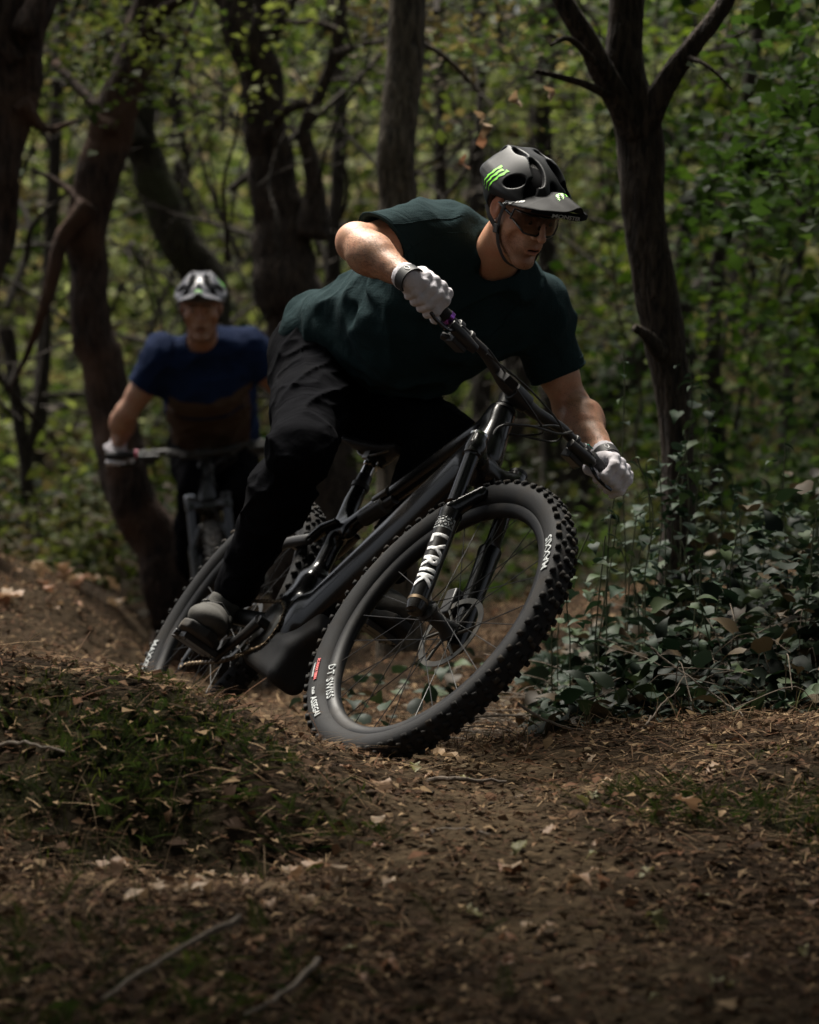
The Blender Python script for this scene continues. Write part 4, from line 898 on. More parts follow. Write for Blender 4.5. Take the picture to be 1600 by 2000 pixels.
    def f(p):
        d = None
        for s in (-1, 1):
            c = cap(p, L1(.492, cq, s*.069), L1(.520, cq, s*.069), .0195); d = c if d is None else smin(d, c, .01)
            d = smin(d, ecap(p, L1(.512, 0, 0), L1(.507, cq, s*.064), (.026, .03), (.022, .018), S_), .025)
        d = smin(d, cap(p, L1(.50, .004, 0), L1(.532, 0, 0), .031), .015)
        pl = (p-L1(.538, 0, 0))@S_.astype(np.float32); return np.where((np.abs(p[:, 1]) > .045), smax(d, pl, .003), d)
    V, Q = surf(f, crown-[.10, .115, .09], crown+[.13, .115, .08], .004); fo = obj('fork', mesh_np('fork_crown', T1(V), Q, m_carbon), root)
    LT = .345+comp*0
    for s in (-1, 1):
        mb = MB().lathe([(0, .0178), (.49-LT+.02, .0178)], L1(LT, cq, s*.069), L1(1, cq, s*.069), 24); mb.xf(T1); mb.build('stanchion', m_stanch, fo)
        mb = MB().lathe([(0, .0185), (.002, .0225), (.052, .0225), (.054, .0215)], L1(.484, cq, s*.069), L1(1, cq, s*.069), 28); mb.xf(T1); mb.build('crown_clamp', m_carbon, fo)
        mb = MB().lathe([(0, .0215), (0, .0228), (.007, .0228), (.009, .021), (.009, .0)], L1(.538, cq, s*.069), L1(1, cq, s*.066), 24); mb.xf(T1); mb.build('top_cap', m_silver if s < 0 else m_black, fo)
        mb = MB().lathe([(0, .012), (.004, .019), (.02, .0225), (.10, .0228), (LT-comp-.03, .0245), (LT-comp-.012, .0265), (LT-comp, .0265), (LT-comp+.004, .0215), (LT-comp+.004, .0)], L1(comp-.03, cq, s*.068), L1(1, cq, s*.068), 28)
        mb.lathe([(0, .016), (.022, .018)], L1(comp, cq, s*.075), L1(comp, cq, s*.0)-np.array([0, 0, 0]), 16)
        mb.xf(T1); mb.build('fork_lower', m_carbon, fo)
    def f(p):
        a0, a1 = L1(.325, cq+.004, -.068), L1(.325, cq+.004, .068); m0, m1 = L1(.392, cq+.042, -.034), L1(.392, cq+.042, .034)
        d = ecap(p, a0, m0, (.010, .020), (.009, .015), Q_); d = smin(d, ecap(p, m0, m1, (.009, .015), (.009, .015), Q_), .006); d = smin(d, ecap(p, m1, a1, (.009, .015), (.010, .020), Q_), .006)
        d = smin(d, ecap(p, L1(.30, cq, -.068), a0, (.012, .026), (.010, .022), Q_), .01); d = smin(d, ecap(p, L1(.30, cq, .068), a1, (.012, .026), (.010, .022), Q_), .01)
        return d
    c0 = L1(.36, cq+.02, 0); V, Q = surf(f, c0-[.09, .11, .09], c0+[.09, .11, .09], .003); obj('fork_arch', mesh_np('fork_arch', T1(V), Q, m_carbon), fo)
    mb = MB().lathe([(0, .010), (.16, .010)], fhub+[0, -.08, 0], fhub+[0, 1, 0], 12); mb.xf(T1); mb.build('axle', m_black, fo)
    mb = MB(); mb.box(L1(comp+.10, cq-.045, .052), (.035, .03, .07), rot([0, 1, 0], -.4)); mb.xf(T1); mb.build('brake_caliper', m_black, fo, bevel=.005)
    if lyrik:
        # lettering wraps round the lower leg on the rider's right, running downwards
        def wrap(a0, r, side=-1, off=0.0):
            nose = np.array([.62, -.78, 0]); nose = nose-(nose@S_)*S_; nose /= np.linalg.norm(nose); tng = np.cross(S_, nose)
            def fn(V):
                ang = V[:, 1]/r+off; rr = (r+V[:, 2]+.0004)[:, None]
                P = L1(a0, cq, side*.068)-V[:, :1]*S_+rr*(np.cos(ang)[:, None]*nose+np.sin(ang)[:, None]*tng); return T1(P)
            return fn
        place_text('LYRIK', .052, wrap(.168, .0236, off=.0), 'lettering', m_white, fo, bold=.0022, space=1.12)
        bx = []
        for (a, w) in ((.275, .033),):
            V, Fl = [], []
            for i in range(13):
                for a_ in (-1, 1): V.append((a_*w/2, (i-6)*.0042, .0002))
            for i in range(12): Fl.append((2*i, 2*i+1, 2*i+3, 2*i+2))
            mb = MB(); mb.add(wrap(a, .0242)(np.array(V)), Fl); mb.build('decal', m_grey, fo, smooth=False)
        place_text('ROCK', .0165, lambda V: wrap(.2825, .0250)(np.stack([-V[:, 1], V[:, 0], V[:, 2]], 1)), 'lettering', m_carbon, fo, bold=.0007)
        place_text('SHOX', .0165, lambda V: wrap(.2675, .0250)(np.stack([-V[:, 1], V[:, 0], V[:, 2]], 1)), 'lettering', m_carbon, fo, bold=.0007)
        mb = MB().lathe([(0, .0232), (.008, .0234)], L1(comp-.004, cq, -.068), L1(1, cq, -.068), 24); mb.xf(T1); mb.build('decal', m_yel if False else m_gold, fo)
    # ---- cockpit
    bc = A0+.85*S_*0+A0*0; bc = A0+(.565+.16)*S_+.04*Q_
    st = MB(); st.tube([A0+.70*S_, A0+.742*S_], .0205, 20); st.tube([A0+.722*S_, bc-.006*Q_], [.019, .020], 16, flat=.85, up=(0, 1, 0)); st.tube([bc-[0, .026, 0], bc+[0, .026, 0]], .0235, 20)
    st.xf(T1); so_ = st.build('stem', m_black, root, bevel=.002)
    def barpt(y):
        s = abs(y); rise = .020*np.clip((s-.05)/.09, 0, 1); sw = -.030*np.clip((s-.12)/.265, 0, 1); return bc+np.array([sw, y, rise+.006*np.clip((s-.12)/.265, 0, 1)])
    ys = np.linspace(-.372, .372, 41); mb = MB().tube(T1(np.array([barpt(y) for y in ys])), [np.interp(abs(y), [0, .03, .1, .2], [.0175, .0172, .014, .0112]) for y in ys], 16); bar = mb.build('handlebar', m_black, root)
    for s in (-1, 1):
        P = np.array([barpt(s*y) for y in np.linspace(.262, .374, 12)]); mb = MB().tube(T1(P), [.0165]+[.0155, .0163]*5+[.0165], 16); g = mb.build('grip', m_gripm, bar)
        P = np.array([barpt(s*y) for y in (.252, .262)]); MB().tube(T1(P), .0172, 20).build('grip_clamp', accent if s < 0 else m_black, g)
        # brake lever with master cylinder, clamp, blade
        c = barpt(s*.225); fwd = np.array([1, 0, -.75]); fwd /= np.linalg.norm(fwd)
        mb = MB().tube([c-[0, .008, 0], c+[0, .008, 0]], .017, 16); mb.tube([c+fwd*.022+[0, s*.03, 0], c+fwd*.03+[0, -s*.0, 0], c+fwd*.033+[0, -s*.055, -.0]], [.012, .016, .012], 12)
        mb.box(c+fwd*.022, (.028, .022, .026)); mb.xf(T1); bl = mb.build('brake_lever', m_black, bar, bevel=.002)
        P = catmull([c+fwd*.035+[0, s*.02, -.002], c+fwd*.055+[0, s*.045, -.006], c+fwd*.052+[0, s*.075, -.008], c+fwd*.055+[0, s*.098, -.004]], 6); MB().tube(T1(P), [.005]*3+[.0058]*(len(P)-3), 8, flat=.8).build('lever_blade', m_stanch, bl)
        c2 = barpt(s*.19); mb = MB().tube([c2-[0, .006, 0], c2+[0, .006, 0]], .0165, 16); mb.tube([c2+[.005, 0, -.018], c2+[-.005, s*.03, -.032], c2+[-.02, s*.05, -.036]], [.016, .015, .013], 10, flat=.7); mb.box(c2+[.004, s*.02, -.032], (.040, .045, .024)); mb.xf(T1); mb.build('shifter', m_black, bar, bevel=.003)
        if full:
            for q in range(2): mb = MB().box(c+fwd*.03+[0, -s*(.01+q*.02), .011], (.012, .008, .003)); mb.xf(T1); mb.build('lever_cap', m_steel, bl)
    if full:
        mb = MB().box(barpt(.236)+[.0, 0, .019], (.006, .016, .002)); mb.xf(T1); mb.build('remote_mark', m_teal, bar)
    # display unit beside the stem
    mb = MB(); c = bc+[.03, -.075, .0]; mb.box(c, (.085, .034, .020), rot([0, 1, 0], .3)); mb.tube([bc+[0, -.045, .008], c], .006, 8); mb.xf(T1); mb.build('display_unit', m_plastic, bar, bevel=.006)
    # cables
    def cable(P, r=.0025): MB().tube(catmull(P, 10), r, 8).build('cable', m_black, root)
    cR, cL = barpt(-.20), barpt(.20)
    hl = HTB+[.03, 0, .03]
    cable([T1(cR+[.035, .05, 0]), T1(bc+[.055, -.07, -.005]), T1(bc+[.07, .03, -.03]), T1(bc+[.03, .085, -.035]), T1(bc+[-.03, .045, -.075]), HTT+[-.02, .030, -.02]])
    cable([T1(cR+[.033, .055, -.01]), T1(bc+[.05, -.06, .012]), T1(bc+[.045, .02, .015]), T1(bc+[.06, .10, .0]), T1(bc+[.04, .12, -.03]), T1(bc+[.0, .04, -.075]), HTT+[.012, .02, -.05]])
    cable([T1(cL+[.035, -.05, 0]), T1(bc+[.065, .10, -.02]), T1(bc+[.06, .02, -.06]), T1(bc+[.04, -.02, -.12]), T1(L1(.42, cq, .045)), T1(L1(.30, cq+.005, .092)), T1(L1(.12, cq-.03, .085))], .003)
    cable([T1(cL+[.033, -.055, -.012]), T1(bc+[.045, .10, .0]), T1(bc+[.05, .03, -.055]), T1(bc+[.0, -.02, -.085]), HTT+[.016, -.02, -.05]])
    return root, T1, barpt, BB, CR, fhub
def bike_matrix(x, y, z, yaw, lean, pitch):
    Rm = rot([0, 0, 1], yaw-math.pi/2)@rot([1, 0, 0], lean)@rot([0, 1, 0], pitch); M = np.eye(4); M[:3, :3] = Rm; M[:3, 3] = (x, y, z); return M
BM1 = bike_matrix(-.648, 7.858, -.028, .410, -.58738, .00294)
bike1 = make_bike(BM1, .17742, .0637, 'glossy black full suspension mountain bike leaning hard into the turn under the green shirted rider')
BM2 = bike_matrix(-.735, 13.1, -.24, .05, .10, .0)
bike2 = make_bike(BM2, .02, .03, 'black mountain bike of the rider in the dark blue shirt, out of focus behind', lyrik=False, accent=m_pink)
def bw(info, M, v, steer=False):
    v = np.asarray(v, float); v = info[1](v) if steer else v; return M[:3, :3]@v+M[:3, 3]
# ================================================================== RIDERS
def add_skin(m):
    # broad ruddy mottling under the fine pores
    t = m.node_tree; N = t.nodes; L = t.links; b = N['Principled BSDF']; src = b.inputs['Base Color'].links[0].from_socket
    tc = N.new('ShaderNodeTexCoord'); n = N.new('ShaderNodeTexNoise'); n.inputs['Scale'].default_value = 26; n.inputs['Detail'].default_value = 5; L.new(tc.outputs['Object'], n.inputs['Vector'])
    r = N.new('ShaderNodeMapRange'); r.inputs[1].default_value = .4; r.inputs[2].default_value = .7; r.inputs[4].default_value = .5; L.new(n.outputs['Fac'], r.inputs[0])
    x = N.new('ShaderNodeMix'); x.data_type = 'RGBA'; x.blend_type = 'MULTIPLY'; L.new(r.outputs[0], x.inputs[0]); L.new(src, x.inputs[6]); x.inputs[7].default_value = (1, .68, .6, 1); L.new(x.outputs[2], b.inputs['Base Color'])
def mat_skin(name, col):
    m = mat(name, (1, 1, 1), rough=.48, spec=.45, tint=True, sss=.05, bump=.0008, bscale=330, var=.28, vscale=230)
    add_skin(m)
    return m
m_skin = mat_skin('skin', None)
def cloth(name, col, rough=.8, weave=900, b=.0005, rib=None, sheen=.3, dirt=None, tint=False):
    m = mat(name, col, rough=rough, spec=.25, sheen=sheen, bump=b, bscale=weave, dirt=dirt, dscale=6, damt=.3, tint=tint)
    return m
m_shirt = mat('dark_teal_jersey', (.012,.027,.030), rough=.92, spec=.08)
# woven grid in the jersey
def add_weave(m, sc, dist, amt=.25):
    t = m.node_tree; N = t.nodes; L = t.links; b = N['Principled BSDF']
    tc = N.new('ShaderNodeTexCoord'); v = N.new('ShaderNodeTexVoronoi'); v.inputs['Scale'].default_value = sc; v.inputs['Randomness'].default_value = .15; L.new(tc.outputs['Object'], v.inputs['Vector'])
    n = N.new('ShaderNodeTexNoise'); n.inputs['Scale'].default_value = 18; n.inputs['Detail'].default_value = 4; n.inputs['Distortion'].default_value = .8
    mp = N.new('ShaderNodeMapping'); mp.inputs['Rotation'].default_value = (.4, .9, .3); mp.inputs['Scale'].default_value = (.5, 1.6, 1); L.new(tc.outputs['Object'], mp.inputs['Vector']); L.new(mp.outputs[0], n.inputs['Vector'])
    b1 = N.new('ShaderNodeBump'); b1.inputs['Distance'].default_value = .012; b1.inputs['Strength'].default_value = .6; L.new(n.outputs['Fac'], b1.inputs['Height'])
    b2 = N.new('ShaderNodeBump'); b2.inputs['Distance'].default_value = dist; L.new(v.outputs['Distance'], b2.inputs['Height']); L.new(b1.outputs[0], b2.inputs['Normal']); L.new(b2.outputs[0], b.inputs['Normal'])
add_weave(m_shirt, 260, .0012)
m_pants = mat('black_riding_trousers', (.0045,.0047,.006), rough=.95, spec=.02, dirt=(.015,.014,.013), dscale=5, damt=.25); add_weave(m_pants, 900, .0004)
m_glove = mat('white_knit_glove', (.74,.71,.76), rough=.85, spec=.2, sheen=.1, dirt=(.26,.22,.18), dscale=22, damt=.7, bump=.0007, bscale=650)
m_gcuff = mat('black_glove_cuff', (.012,.012,.013), rough=.6)
m_shoe = mat('grey_suede_shoe', (.080,.077,.070), rough=.85, spec=.25, dirt=(.03,.026,.02), dscale=14, damt=.7, bump=.0008, bscale=300)
m_sole = mat('black_shoe_sole', (.015,.015,.015), rough=.8, dirt=(.12,.09,.06), dscale=12, damt=.5)
m_helm = mat('satin_black_helmet', (.011,.012,.014), rough=.46, spec=.2, dirt=(.06,.055,.05), dscale=7, damt=.25)
m_helm2 = mat('grey_black_helmet', (.16,.16,.18), rough=.3, spec=.6)
m_visor = mat('matte_black_visor', (.010,.010,.011), rough=.62, spec=.08, dirt=(.03,.028,.025), dscale=9, damt=.3)
m_liner = mat('helmet_liner', (.006,.006,.007), rough=.9, spec=.1)
m_strap = mat('black_webbing', (.012,.012,.013), rough=.7, bump=.0004, bscale=1500)
m_lime = mat('lime_green_print', (.22,.75,.05), rough=.5)
m_navy = mat('navy_jersey', (.005,.016,.058), rough=.85, spec=.15); add_weave(m_navy, 300, .001)
m_brown = mat('brown_jersey_panel', (.070,.048,.034), rough=.9, spec=.1)
m_eye = mat('eyeball', (.5,.46,.42), rough=.15, spec=.6); m_iris = mat('iris', (.03,.018,.010), rough=.1, spec=.8)
m_hair = mat('dark_hair', (.012,.008,.006), rough=.7, bump=.002, bscale=300)
m_gframe = mat('glasses_frame', (.008,.008,.009), rough=.18, spec=.7)
m_lens = bpy.data.materials.new('tinted_lens'); m_lens.use_nodes = True
_n = m_lens.node_tree.nodes; _l = m_lens.node_tree.links; _b = _n['Principled BSDF']; _b.inputs['Base Color'].default_value = (.01, .01, .012, 1); _b.inputs['Roughness'].default_value = .03; _b.inputs['Specular IOR Level'].default_value = .8
_t = _n.new('ShaderNodeBsdfTransparent'); _t.inputs[0].default_value = (.66, .63, .60, 1); _g = _n.new('ShaderNodeBsdfGlossy'); _g.inputs['Roughness'].default_value = .03; _fr = _n.new('ShaderNodeFresnel'); _fr.inputs[0].default_value = 1.6; _mx = _n.new('ShaderNodeMixShader')
_l.new(_fr.outputs[0], _mx.inputs[0]); _l.new(_t.outputs[0], _mx.inputs[1]); _l.new(_g.outputs[0], _mx.inputs[2]); _l.new(_mx.outputs[0], _n['Material Output'].inputs['Surface'])

HS = .89        # head scale
def unit(v): v = np.asarray(v, float); return v/np.linalg.norm(v)
def head_sdf(q):
    """q in head coordinates: x right, y forward, z up; symmetric"""
    a = q.copy(); a[:, 0] = np.abs(a[:, 0])
    d = ell(a, (0, -.012, .045), (.074, .094, .088))
    d = smin(d, ell(a, (0, .028, -.025), (.060, .064, .078)), .03)
    d = smin(d, ell(a, (.047, .040, -.022), (.020, .034, .028)), .025)      # cheekbone
    d = smin(d, cap(a, (.058, -.005, -.048), (.016, .064, -.106), .018, .015), .022)   # jaw line
    d = smin(d, ell(a, (0, .072, -.108), (.021, .019, .017)), .018)          # chin
    d = smin(d, cap(a, (0, .035, -.082), (.02, .0, -.085), .026, .026), .02)
    d = smin(d, cap(a, (.010, .088, .030), (.046, .070, .026), .0085, .007), .014)     # brow
    d = smax(d, -ell(a, (.031, .100, .010), (.019, .020, .014)), .012)       # eye socket
    d = smin(d, ell(a, (.031, .0745, .010), (.0165, .0130, .0125)), .004)    # lids over the eyeball
    d = smax(d, -ell(a, (.031, .091, .0095), (.0125, .0045, .0030)), .002)   # slit between the lids
    d = smin(d, cap(a, (0, .087, .024), (0, .112, -.021), .0075, .0095), .010)         # nose bridge
    d = smin(d, ell(a, (0, .1125, -.0235), (.0110, .0110, .0098)), .006)
    d = smin(d, ell(a, (.0125, .0965, -.0265), (.0075, .0095, .0075)), .005)
    d = smax(d, -ell(a, (.0070, .1040, -.0345), (.0042, .006, .0045)), .003)
    d = smax(d, -ell(a, (.050, .070, -.052), (.012, .018, .022)), .020)      # hollow of the cheek
    d = smin(d, ell(a, (0, .080, -.058), (.030, .019, .022)), .012)          # muzzle
    d = smin(d, cap(a, (0, .0985, -.0560), (.019, .0885, -.0600), .0052, .0032), .004) # upper lip
    d = smin(d, cap(a, (0, .0975, -.0715), (.017, .0885, -.0680), .0070, .0040), .004) # lower lip
    d = smax(d, -ell(a, (0, .102, -.0638), (.019, .015, .0036)), .003)       # parted mouth
    d = smax(d, -ell(a, (0, .0995, -.083), (.02, .008, .005)), .008)
    # ear
    e = ell(a, (.079, -.012, .004), (.0085, .018, .031), rot([0, 0, 1], .35)@rot([1, 0, 0], -.12))
    e = smax(e, -ell(a, (.089, -.009, .006), (.0065, .011, .021), rot([0, 0, 1], .35)), .004)
    e = smin(e, ell(a, (.078, -.005, -.020), (.006, .009, .012)), .006); e = smin(e, ell(a, (.078, .003, -.001), (.006, .006, .009)), .005)
    return smin(d, e, .006)
def head_tint(q, base):
    a = q.copy(); a[:, 0] = np.abs(a[:, 0]); c = np.repeat(np.array([base]), len(q), 0)
    def mix(mask, col): nonlocal c; m = np.clip(mask, 0, 1)[:, None]; c = c*(1-m)+np.array([col])*m
    inhead = (q[:, 1] > -.12) & (np.linalg.norm(q, axis=1) < .2)
    st = np.clip((-.035-a[:, 2])/.03, 0, 1)*np.clip((a[:, 1]+.01)/.03, 0, 1)*inhead*np.clip((.16-np.abs(q[:, 2]))*40, 0, 1)
    mix(st*.42, tuple(b*.45 for b in base))
    lip = np.clip(1.4-np.sqrt((a[:, 0]/.019)**2+((a[:, 2]+.0635)/.0105)**2)*1.15, 0, 1)*(a[:, 1] > .078); mix(lip*.8, (base[0]*.75, base[1]*.42, base[2]*.42))
    mouth = (np.abs(a[:, 2]+.0635) < .0032)*(a[:, 0] < .017)*(a[:, 1] > .07)*(a[:, 1] < .0945); mix(mouth*1.0, (.03, .008, .008))
    nose = np.clip(1-np.linalg.norm(q-np.array([0, .108, -.022]), axis=1)/.018, 0, 1); mix(nose*.4, (base[0]*1.0, base[1]*.72, base[2]*.72))
    br = np.clip(1.5-np.sqrt(((a[:, 0]-.030)/.020)**2+((a[:, 2]-.0305+.12*(a[:, 0]-.03))/.0055)**2), 0, 1)*(a[:, 1] > .06); mix(br*.85, (.02, .013, .01))
    ear = (a[:, 0] > .074)*(np.abs(a[:, 2]) < .04)*(np.abs(a[:, 1]+.01) < .03); mix(ear*.35, (base[0], base[1]*.62, base[2]*.6))
    return c
def helmet(Hm, o, parent, ms, label=None, logos=True, vox=.0024):
    T = lambda V: np.asarray(V)@Hm.T*HS+o
    def cut(q, off=0):
        g = np.interp(q[:, 1], [-.14, -.09, -.05, -.02, .02, .06, .10, .14], [-.030, -.036, -.022, .030, .040, .048, .052, .056]).astype(np.float32); return (g+off)-q[:, 2]
    OC, OR = (0, -.018, .048), np.array([.106, .138, .099])
    def outer(q):
        a = np.abs(q[:, 0]); d = ell(q, OC, OR)
        # ridges running front to back and a flared tail
        th = np.arctan2(a, q[:, 2]-.03); d = d-.0085*(.6-np.abs(np.sin(th*3.75+1.75)))*np.clip((q[:, 2]-.05)/.04, 0, 1)
        d = d-.012*np.exp(-((q[:, 1]+.115)/.035)**2)*np.clip((q[:, 2]-.02)/.05, 0, 1)
        d = d-.006*np.exp(-((q[:, 2]-.055)/.012)**2)*(q[:, 1] > -.16)
        return d
    vents = [((.031, .038, .134), (.0155, .055, .042), (0, -.35, 0, .10)), ((.0, .095, .106), (.010, .026, .035), (0, -.6, 0, 0)), ((.034, -.055, .146), (.013, .036, .03), (0, .2, 0, .06)),
             ((.060, .080, .096), (.017, .034, .038), (.2, -.75, .5, .45)), ((.082, .032, .094), (.026, .0185, .038), (0, -.75, 0, .2)),
             ((.050, -.118, .105), (.013, .028, .030), (0, .8, .3, -.3)), ((.0, -.145, .085), (.014, .03, .03), (0, 1.2, 0, 0))]
    def shell(q, m=0):
        d = outer(q); a = q.copy(); a[:, 0] = np.abs(a[:, 0])
        d = smax(d, cut(q), .006)
        for c, r, (x, ty, rx, rz) in vents:
            Rv = rot([0, 0, 1], -rz)@rot([1, 0, 0], ty); d = smax(d, -ell(a, c, r, Rv), .005)
        return smax(d, -ell(q, OC, OR-.017), .004)
    lo, hi = np.array([-.125, -.185, -.06]), np.array([.125, .15, .19])
    V, Q = surf(lambda p: shell(p), lo, hi, vox); hel = obj('helmet', mesh_np('helmet', T(V), Q, ms), parent, label=label)
    def lin(q): return smax(ell(q, OC, OR-.015), smax(cut(q, .004), -ell(q, (0, -.012, .040), (.074, .094, .080)), .003), .003)
    V, Q = surf(lin, lo, hi, vox*1.5); obj('liner', mesh_np('liner', T(V), Q, m_liner), hel)
    # visor: curved plate, cambered, with a turned down front lip
    def vz(x, y): return .072+(y-.02)*.24-(x*x)*4.2-np.clip(y-.12, 0, 1)*.2
    def vis(q):
        y = q[:, 1]; x = q[:, 0]; th = np.abs(q[:, 2]-(vz(x, y)+.018*np.exp(-(x/.018)**2)*np.clip((y-.04)/.1, 0, 1)))-.0026
        front = .224-.9*np.abs(x)**1.6*4.2; back = np.interp(np.abs(x), [0, .05, .085, .112], [.085, .075, .042, .030]).astype(np.float32); w = np.abs(x)-np.interp(y, [.0, .05, .12, .2], [.099, .102, .094, .06]).astype(np.float32)
        return smax(smax(smax(th, y-front, .004), back-y, .004), w, .006)
    V, Q = surf(vis, [-.13, .0, .0], [.13, .245, .15], .0022); vi = obj('visor', mesh_np('visor', T(V), Q, m_visor if logos else ms), hel)
    for s in (-1, 1): MB().lathe([(0, .007), (.006, .008), (.008, .004)], T(np.array([[s*.094, .012, .058]]))[0], T(np.array([[s*.2, .012, .058]]))[0], 14).build('visor_screw', m_silver, hel)
    # straps
    for s in (-1, 1):
        for P in ([(s*.082, .030, .045), (s*.082, .022, .0), (s*.074, .018, -.045)], [(s*.084, -.050, -.01), (s*.082, -.022, -.030), (s*.074, .014, -.047)], [(s*.074, .016, -.044), (s*.063, .030, -.085), (s*.040, .052, -.118), (0, .060, -.132)]):
            C = T(catmull(P, 6)); MB().tube(C, .0065, 8, flat=.22, up=tuple(Hm@np.array([s, 0, .15]))).build('strap', m_strap, hel)
        MB().box((s*.076, .016, -.046), (.008, .02, .024), rot([1, 0, 0], .3)).xf(T).build('strap_buckle', m_strap, hel, bevel=.002)
    def on_side(P2, s, lift=.0012):
        """P2: (y,z) points thrown sideways onto the shell"""
        out = []
        for y, z in P2:
            xs = np.linspace(.04, .13, 181); q = np.stack([s*xs, np.full(181, y), np.full(181, z)], 1).astype(np.float32); dd = outer(q); i = int(np.argmax(dd > 0)); out.append((s*(xs[i]+lift), y, z))
        return np.array(out)
    rc = random.Random(4)
    def claws(P0, dirv, nrm, n, L, w, gap, fn, name='claw_mark'):
        for k in range(n):
            a = np.array(P0)+np.array(nrm)*gap*k; pts = []; m_ = 12
            for i in range(m_+1):
                t = i/m_; ww = w*(1.25-t*1.05)*(1+.35*math.sin(i*2.3+k)); c = a+np.array(dirv)*L*(t+(.06 if k == 1 else 0))+np.array(nrm)*(.0016*math.sin(i*1.9+k*2)); pts.append(c-np.array(nrm)*ww/2); pts.append(c+np.array(nrm)*ww/2)
            V = fn(pts); mb = MB(); mb.add(T(V), [(2*i, 2*i+1, 2*i+3, 2*i+2) for i in range(m_)]); mb.build(name, m_lime, hel, smooth=False)
    if logos:
        claws((-.040, .103), (-.30, -.95), (1, .05), 3, .072, .0085, .0165, lambda p: on_side(p, 1))
        vtop = lambda p: np.array([(x, y, vz(x, y)+.018*math.exp(-(x/.018)**2)*min(max((y-.04)/.1, 0), 1)+.0038) for x, y in p])
        claws((.012, .125), (.25, 1), (-1, .1), 3, .030, .0055, .0085, vtop)
        def ft(V): # along the visor's right edge
            x = .090-V[:, 0]*.42; y = .068+V[:, 0]*.9+0*V[:, 1]; x = x+V[:, 1]*-.9; y = y+V[:, 1]*-.42; return T(np.stack([x, y, vz(x, y)+.0040+V[:, 2]], 1))
        place_text('Troy Lee', .0155, lambda V: ft(V*np.array([1, 1, 1])), 'lettering', m_white, vi, shear=.3, bold=.0006)
        def fu(V): # lettering on the brow of the shell beneath the visor
            ang = V[:, 0]/.118; x = -np.sin(ang-.02)*.112*-1; x = -V[:, 0]*1.0+.0; y = .224-.9*np.abs(x)**1.6*4.2+.0012+V[:, 2]; z = vz(x, y)-.010+V[:, 1]; return T(np.stack([x, y, z], 1))
        # turned down front lip of the visor carries the name
        xs = np.linspace(-.085, .085, 31); Vl = []; 
        for x in xs:
            y = .224-.9*abs(x)**1.6*4.2-.002; z = vz(x, y)
            for yy, zz in ((y, z+.0015), (y+.001, z-.017*(1-(abs(x)/.1)**2)), (y-.003, z-.017*(1-(abs(x)/.1)**2)), (y-.004, z+.001)): Vl.append((x, yy, zz))
        Fl = []
        for i in range(30):
            for j in range(3): Fl.append((4*i+j, 4*i+j+1, 4*i+4+j+1, 4*i+4+j))
        mb = MB(); mb.add(T(np.array(Vl)), Fl); mb.build('visor_lip', m_liner, vi)
        place_text('MONSTER', .0135, lambda V: fu(V-np.array([.022, 0, 0])), 'lettering', m_grey, vi, bold=.0004)
    else:
        vtop = lambda p: np.array([(x, y, vz(x, y)+.018*math.exp(-(x/.018)**2)*min(max((y-.04)/.1, 0), 1)+.0038) for x, y in p])
        claws((.012, .155), (.0, 1), (-1, .0), 3, .035, .008, .011, vtop); claws((-.03, .12), (-.78, -.62), (.62, -.78), 3, .05, .0085, .0125, lambda p: on_side(p, -1))
    return hel
def hand_frame(g, ax, up, fwd, wrist, elbow, s):
    """gloved fist closed round a grip. g grip centre, ax outward, up, fwd world axes"""
    def W(a, u, w): return g+ax*a+up*u+fwd*w
    d0 = []
    def glove(p):
        d = None
        for i, (a, ln) in enumerate([(-.030, 1.0), (-.009, 1.06), (.012, 1.0), (.032, .86)]):   # index .. little
            r = .0118 if i < 3 else .0105
            K = [W(a+.004, .038, -.018), W(a, .034*ln, .020), W(a-.002, .014, .036*ln), W(a-.002, -.016, .030*ln), W(a, -.029, .006)]
            f_ = chain(p, K, [r*1.12, r*1.1, r*1.02, r*.98, r*.9], .006); d = f_ if d is None else smin(d, f_, .0035)
        pal = rbox_pts(p, W)
        d = smin(d, pal, .010)
        th = chain(p, [W(-.020, .012, -.040), W(-.045, -.004, -.030), W(-.056, -.020, -.008), W(-.052, -.026, .012)], [.016, .0135, .012, .0105], .008); d = smin(d, th, .006)
        d = smin(d, cap(p, W(.004, .030, -.045), wrist, .025, .0265), .018)
        wd = (elbow-wrist)/np.linalg.norm(elbow-wrist)
        d = smin(d, cap(p, wrist, wrist+wd*.012, .0300, .0310), .012)
        d = smax(d, (p-(wrist+wd*.022))@wd.astype(np.float32), .003)
        return d+.0008*vnoise(p*170)
    def rbox_pts(p, W): return ell(p, W(.002, .030, -.022), (.044, .019, .034), np.stack([ax, up, fwd], 1)@rot([1, 0, 0], .35))
    return glove, W
